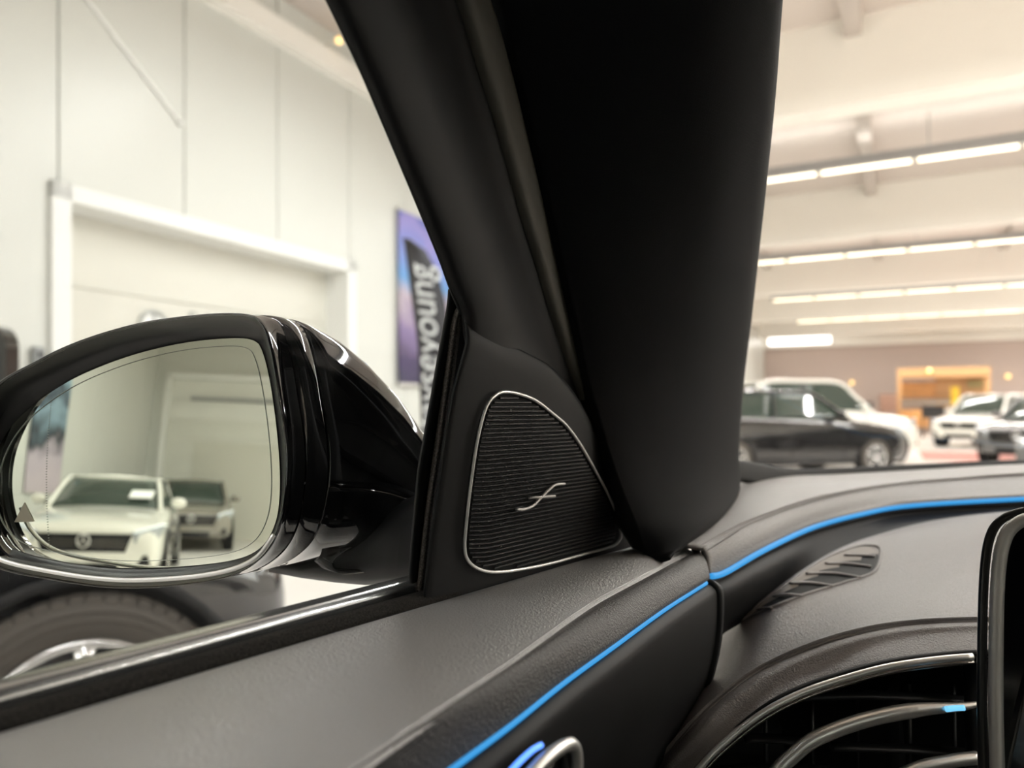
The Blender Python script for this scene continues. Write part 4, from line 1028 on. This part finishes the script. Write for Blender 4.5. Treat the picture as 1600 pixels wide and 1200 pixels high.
# ------------------------------------------------------------------ display
ds = thing('display_screen', 'black display with silver rounded frame standing on the dashboard', 'display', None, K(0.60, -0.25, 0.95))
EO = ds.location.copy()
o_px = [(1552, 1420), (1551, 1300), (1549, 1200), (1547, 1100), (1547.5, 1000), (1549, 930), (1552, 885), (1557, 853), (1566, 829), (1580, 813), (1600, 803), (1640, 797), (1720, 794), (1900, 792)]
def disp_d(x, y): return 0.50 - 0.06*(x-1550)/350 - 0.05*(y-800)/600
oy = lambda x: 7*min(1.0, max(0.0, (x-1549)/45))
ox = lambda x: 9*min(1.0, max(0.0, 1-(x-1590)/60))
fp = spline([P(x+ox(x), y+oy(x), disp_d(x, y)) for x, y in o_px], 6)
fr_ = tube('frame', fp, 0.0042, M_SILVER, ds, sides=12, flat=1.0); into(fr_, EO)
into(tube('frame_edge', [p + Vector((-0.004, 0.008, 0.002)) for p in fp], 0.003, M_SATIN, ds, sides=8), EO)
edge = [P(x+ox(x)*1.3, y+oy(x)*1.3, disp_d(x, y)) for x, y in o_px]
edge = spline(edge, 6) + [P(1900, 1420, disp_d(1900, 1420))]
bk = [p + Vector((0.004, 0.012, 0)) for p in edge]; n_ = len(edge)
into(link_mesh('panel', edge + bk, [tuple(range(n_)), tuple(range(2*n_-1, n_-1, -1))] + [(i, n_+i, n_+(i+1) % n_, (i+1) % n_) for i in range(n_)], M_SCREEN, ds, smooth=False), EO)

# ================================================================== WINDSHIELD, ROOF AND BONNET OF OUR CAR
cb_ = thing('car_cabin', 'windshield, dark roof lining, bonnet and cabin shell of the car around us', 'car body', None, K(-0.5, -0.35, 0.3))
BO = cb_.location.copy()
wb1 = [K(0.90, 0.37, 1.10), K(1.12, 0.1, 1.11), K(1.22, -0.35, 1.11), K(1.12, -0.8, 1.11), K(0.90, -1.07, 1.10)]
wt1 = [K(0.42, 0.16, 1.50), K(0.47, 0.0, 1.53), K(0.50, -0.35, 1.545), K(0.47, -0.7, 1.53), K(0.42, -0.86, 1.50)]
rows = [[a.lerp(b, t) for t in (0, 0.25, 0.5, 0.75, 1.0)] for a, b in zip(wb1, wt1)]
wsp = into(patch('windshield', rows, G_WIND, cb_, 4, 4, 0.0), BO)
fb = [(1140, 738, .93), (1172, 733, .97), (1230, 734, 1.03), (1300, 733, 1.08), (1450, 727, 1.15), (1600, 721, 1.20), (1800, 718, 1.20)]
ft_ = [(1140, 716, .93), (1172, 721, .96), (1230, 731, 1.02), (1300, 731, 1.07), (1450, 724, 1.14), (1600, 718, 1.19), (1800, 715, 1.19)]
rows = [[P(*a), P(a[0], a[1]+12, a[2]-0.01), P(a[0], a[1]+34, a[2]-0.02)] for a in ft_]
into(patch('printed_border', rows, M_BLACK, wsp, 4, 3, 0.003), BO)
def bchild(o): return into(o, BO)
rr = [[K(0.42, 0.17, 1.495), K(0.49, -0.1, 1.53), K(0.50, -0.6, 1.53), K(0.42, -0.87, 1.495)], [K(0.1, 0.27, 1.50), K(0.1, -0.1, 1.55), K(0.1, -0.6, 1.55), K(0.1, -0.97, 1.50)], [K(-0.8, 0.27, 1.51), K(-0.8, -0.1, 1.57), K(-0.8, -0.6, 1.57), K(-0.8, -0.97, 1.51)], [K(-1.7, 0.22, 1.46), K(-1.7, -0.1, 1.51), K(-1.7, -0.6, 1.51), K(-1.7, -0.92, 1.46)]]
bchild(patch('roof', rr, M_HEADL, cb_, 4, 4, 0.03))
bchild(hbox('floor_pan', -2.2, 0.85, -1.05, 0.33, 0.25, 0.35, M_HEADL, cb_, fr=K))
bchild(hbox('far_door', -1.2, 0.75, -1.09, -1.02, 0.35, 1.06, M_TRIM, cb_, fr=K))
bchild(hbox('rear_shelf', -2.3, -1.6, -1.05, 0.33, 0.35, 1.05, M_HEADL, cb_, fr=K))
bchild(hbox('rear_door', -1.6, -0.62, 0.33, 0.385, 0.35, 1.06, PAINT['black'], cb_, fr=K))
G_DIM = pane_mat('dimming_glass', (0.30, 0.31, 0.30))  # dark tint added to unseen rear panes to dim the cabin
bchild(patch('far_window', [[K(u, -1.06, 1.05), K(u, -1.02, 1.28), K(u, -0.93, 1.50)] for u in (-1.6, -0.6, 0.2, 0.6)], pane_mat('far_side_glass', (0.5, 0.52, 0.51)), cb_, 2, 3, 0.004))  # unseen pane, tint added to cut light from the far side
bchild(patch('rear_window', [[K(-2.2, v_, 1.05), K(-1.95, v_, 1.28), K(-1.68, v_*0.9-0.03, 1.48)] for v_ in (0.28, 0.0, -0.7, -1.0)], G_DIM, cb_, 2, 3, 0.004))
bchild(patch('rear_side_window', [[K(u, 0.335, 1.05), K(u, 0.31, 1.28), K(u, 0.27, 1.48)] for u in (-1.8, -1.2, -0.72)], G_DIM, cb_, 2, 3, 0.004))
bchild(hbox('center_pillar', -0.72, -0.60, 0.27, 0.36, 1.0, 1.50, M_TRIM, cb_, fr=K))
hd = [[K(1.15, 0.42, 0.94), K(1.22, 0.0, 1.02), K(1.22, -0.7, 1.02), K(1.15, -1.12, 0.94)], [K(1.6, 0.46, 0.88), K(1.6, 0.0, 0.99), K(1.6, -0.7, 0.99), K(1.6, -1.16, 0.88)], [K(2.1, 0.40, 0.78), K(2.15, 0.0, 0.88), K(2.15, -0.7, 0.88), K(2.1, -1.10, 0.78)], [K(2.3, 0.3, 0.6), K(2.38, 0.0, 0.66), K(2.38, -0.7, 0.66), K(2.3, -1.0, 0.6)]]
bchild(patch('bonnet', hd, PAINT['black'], cb_, 4, 4, 0.02))
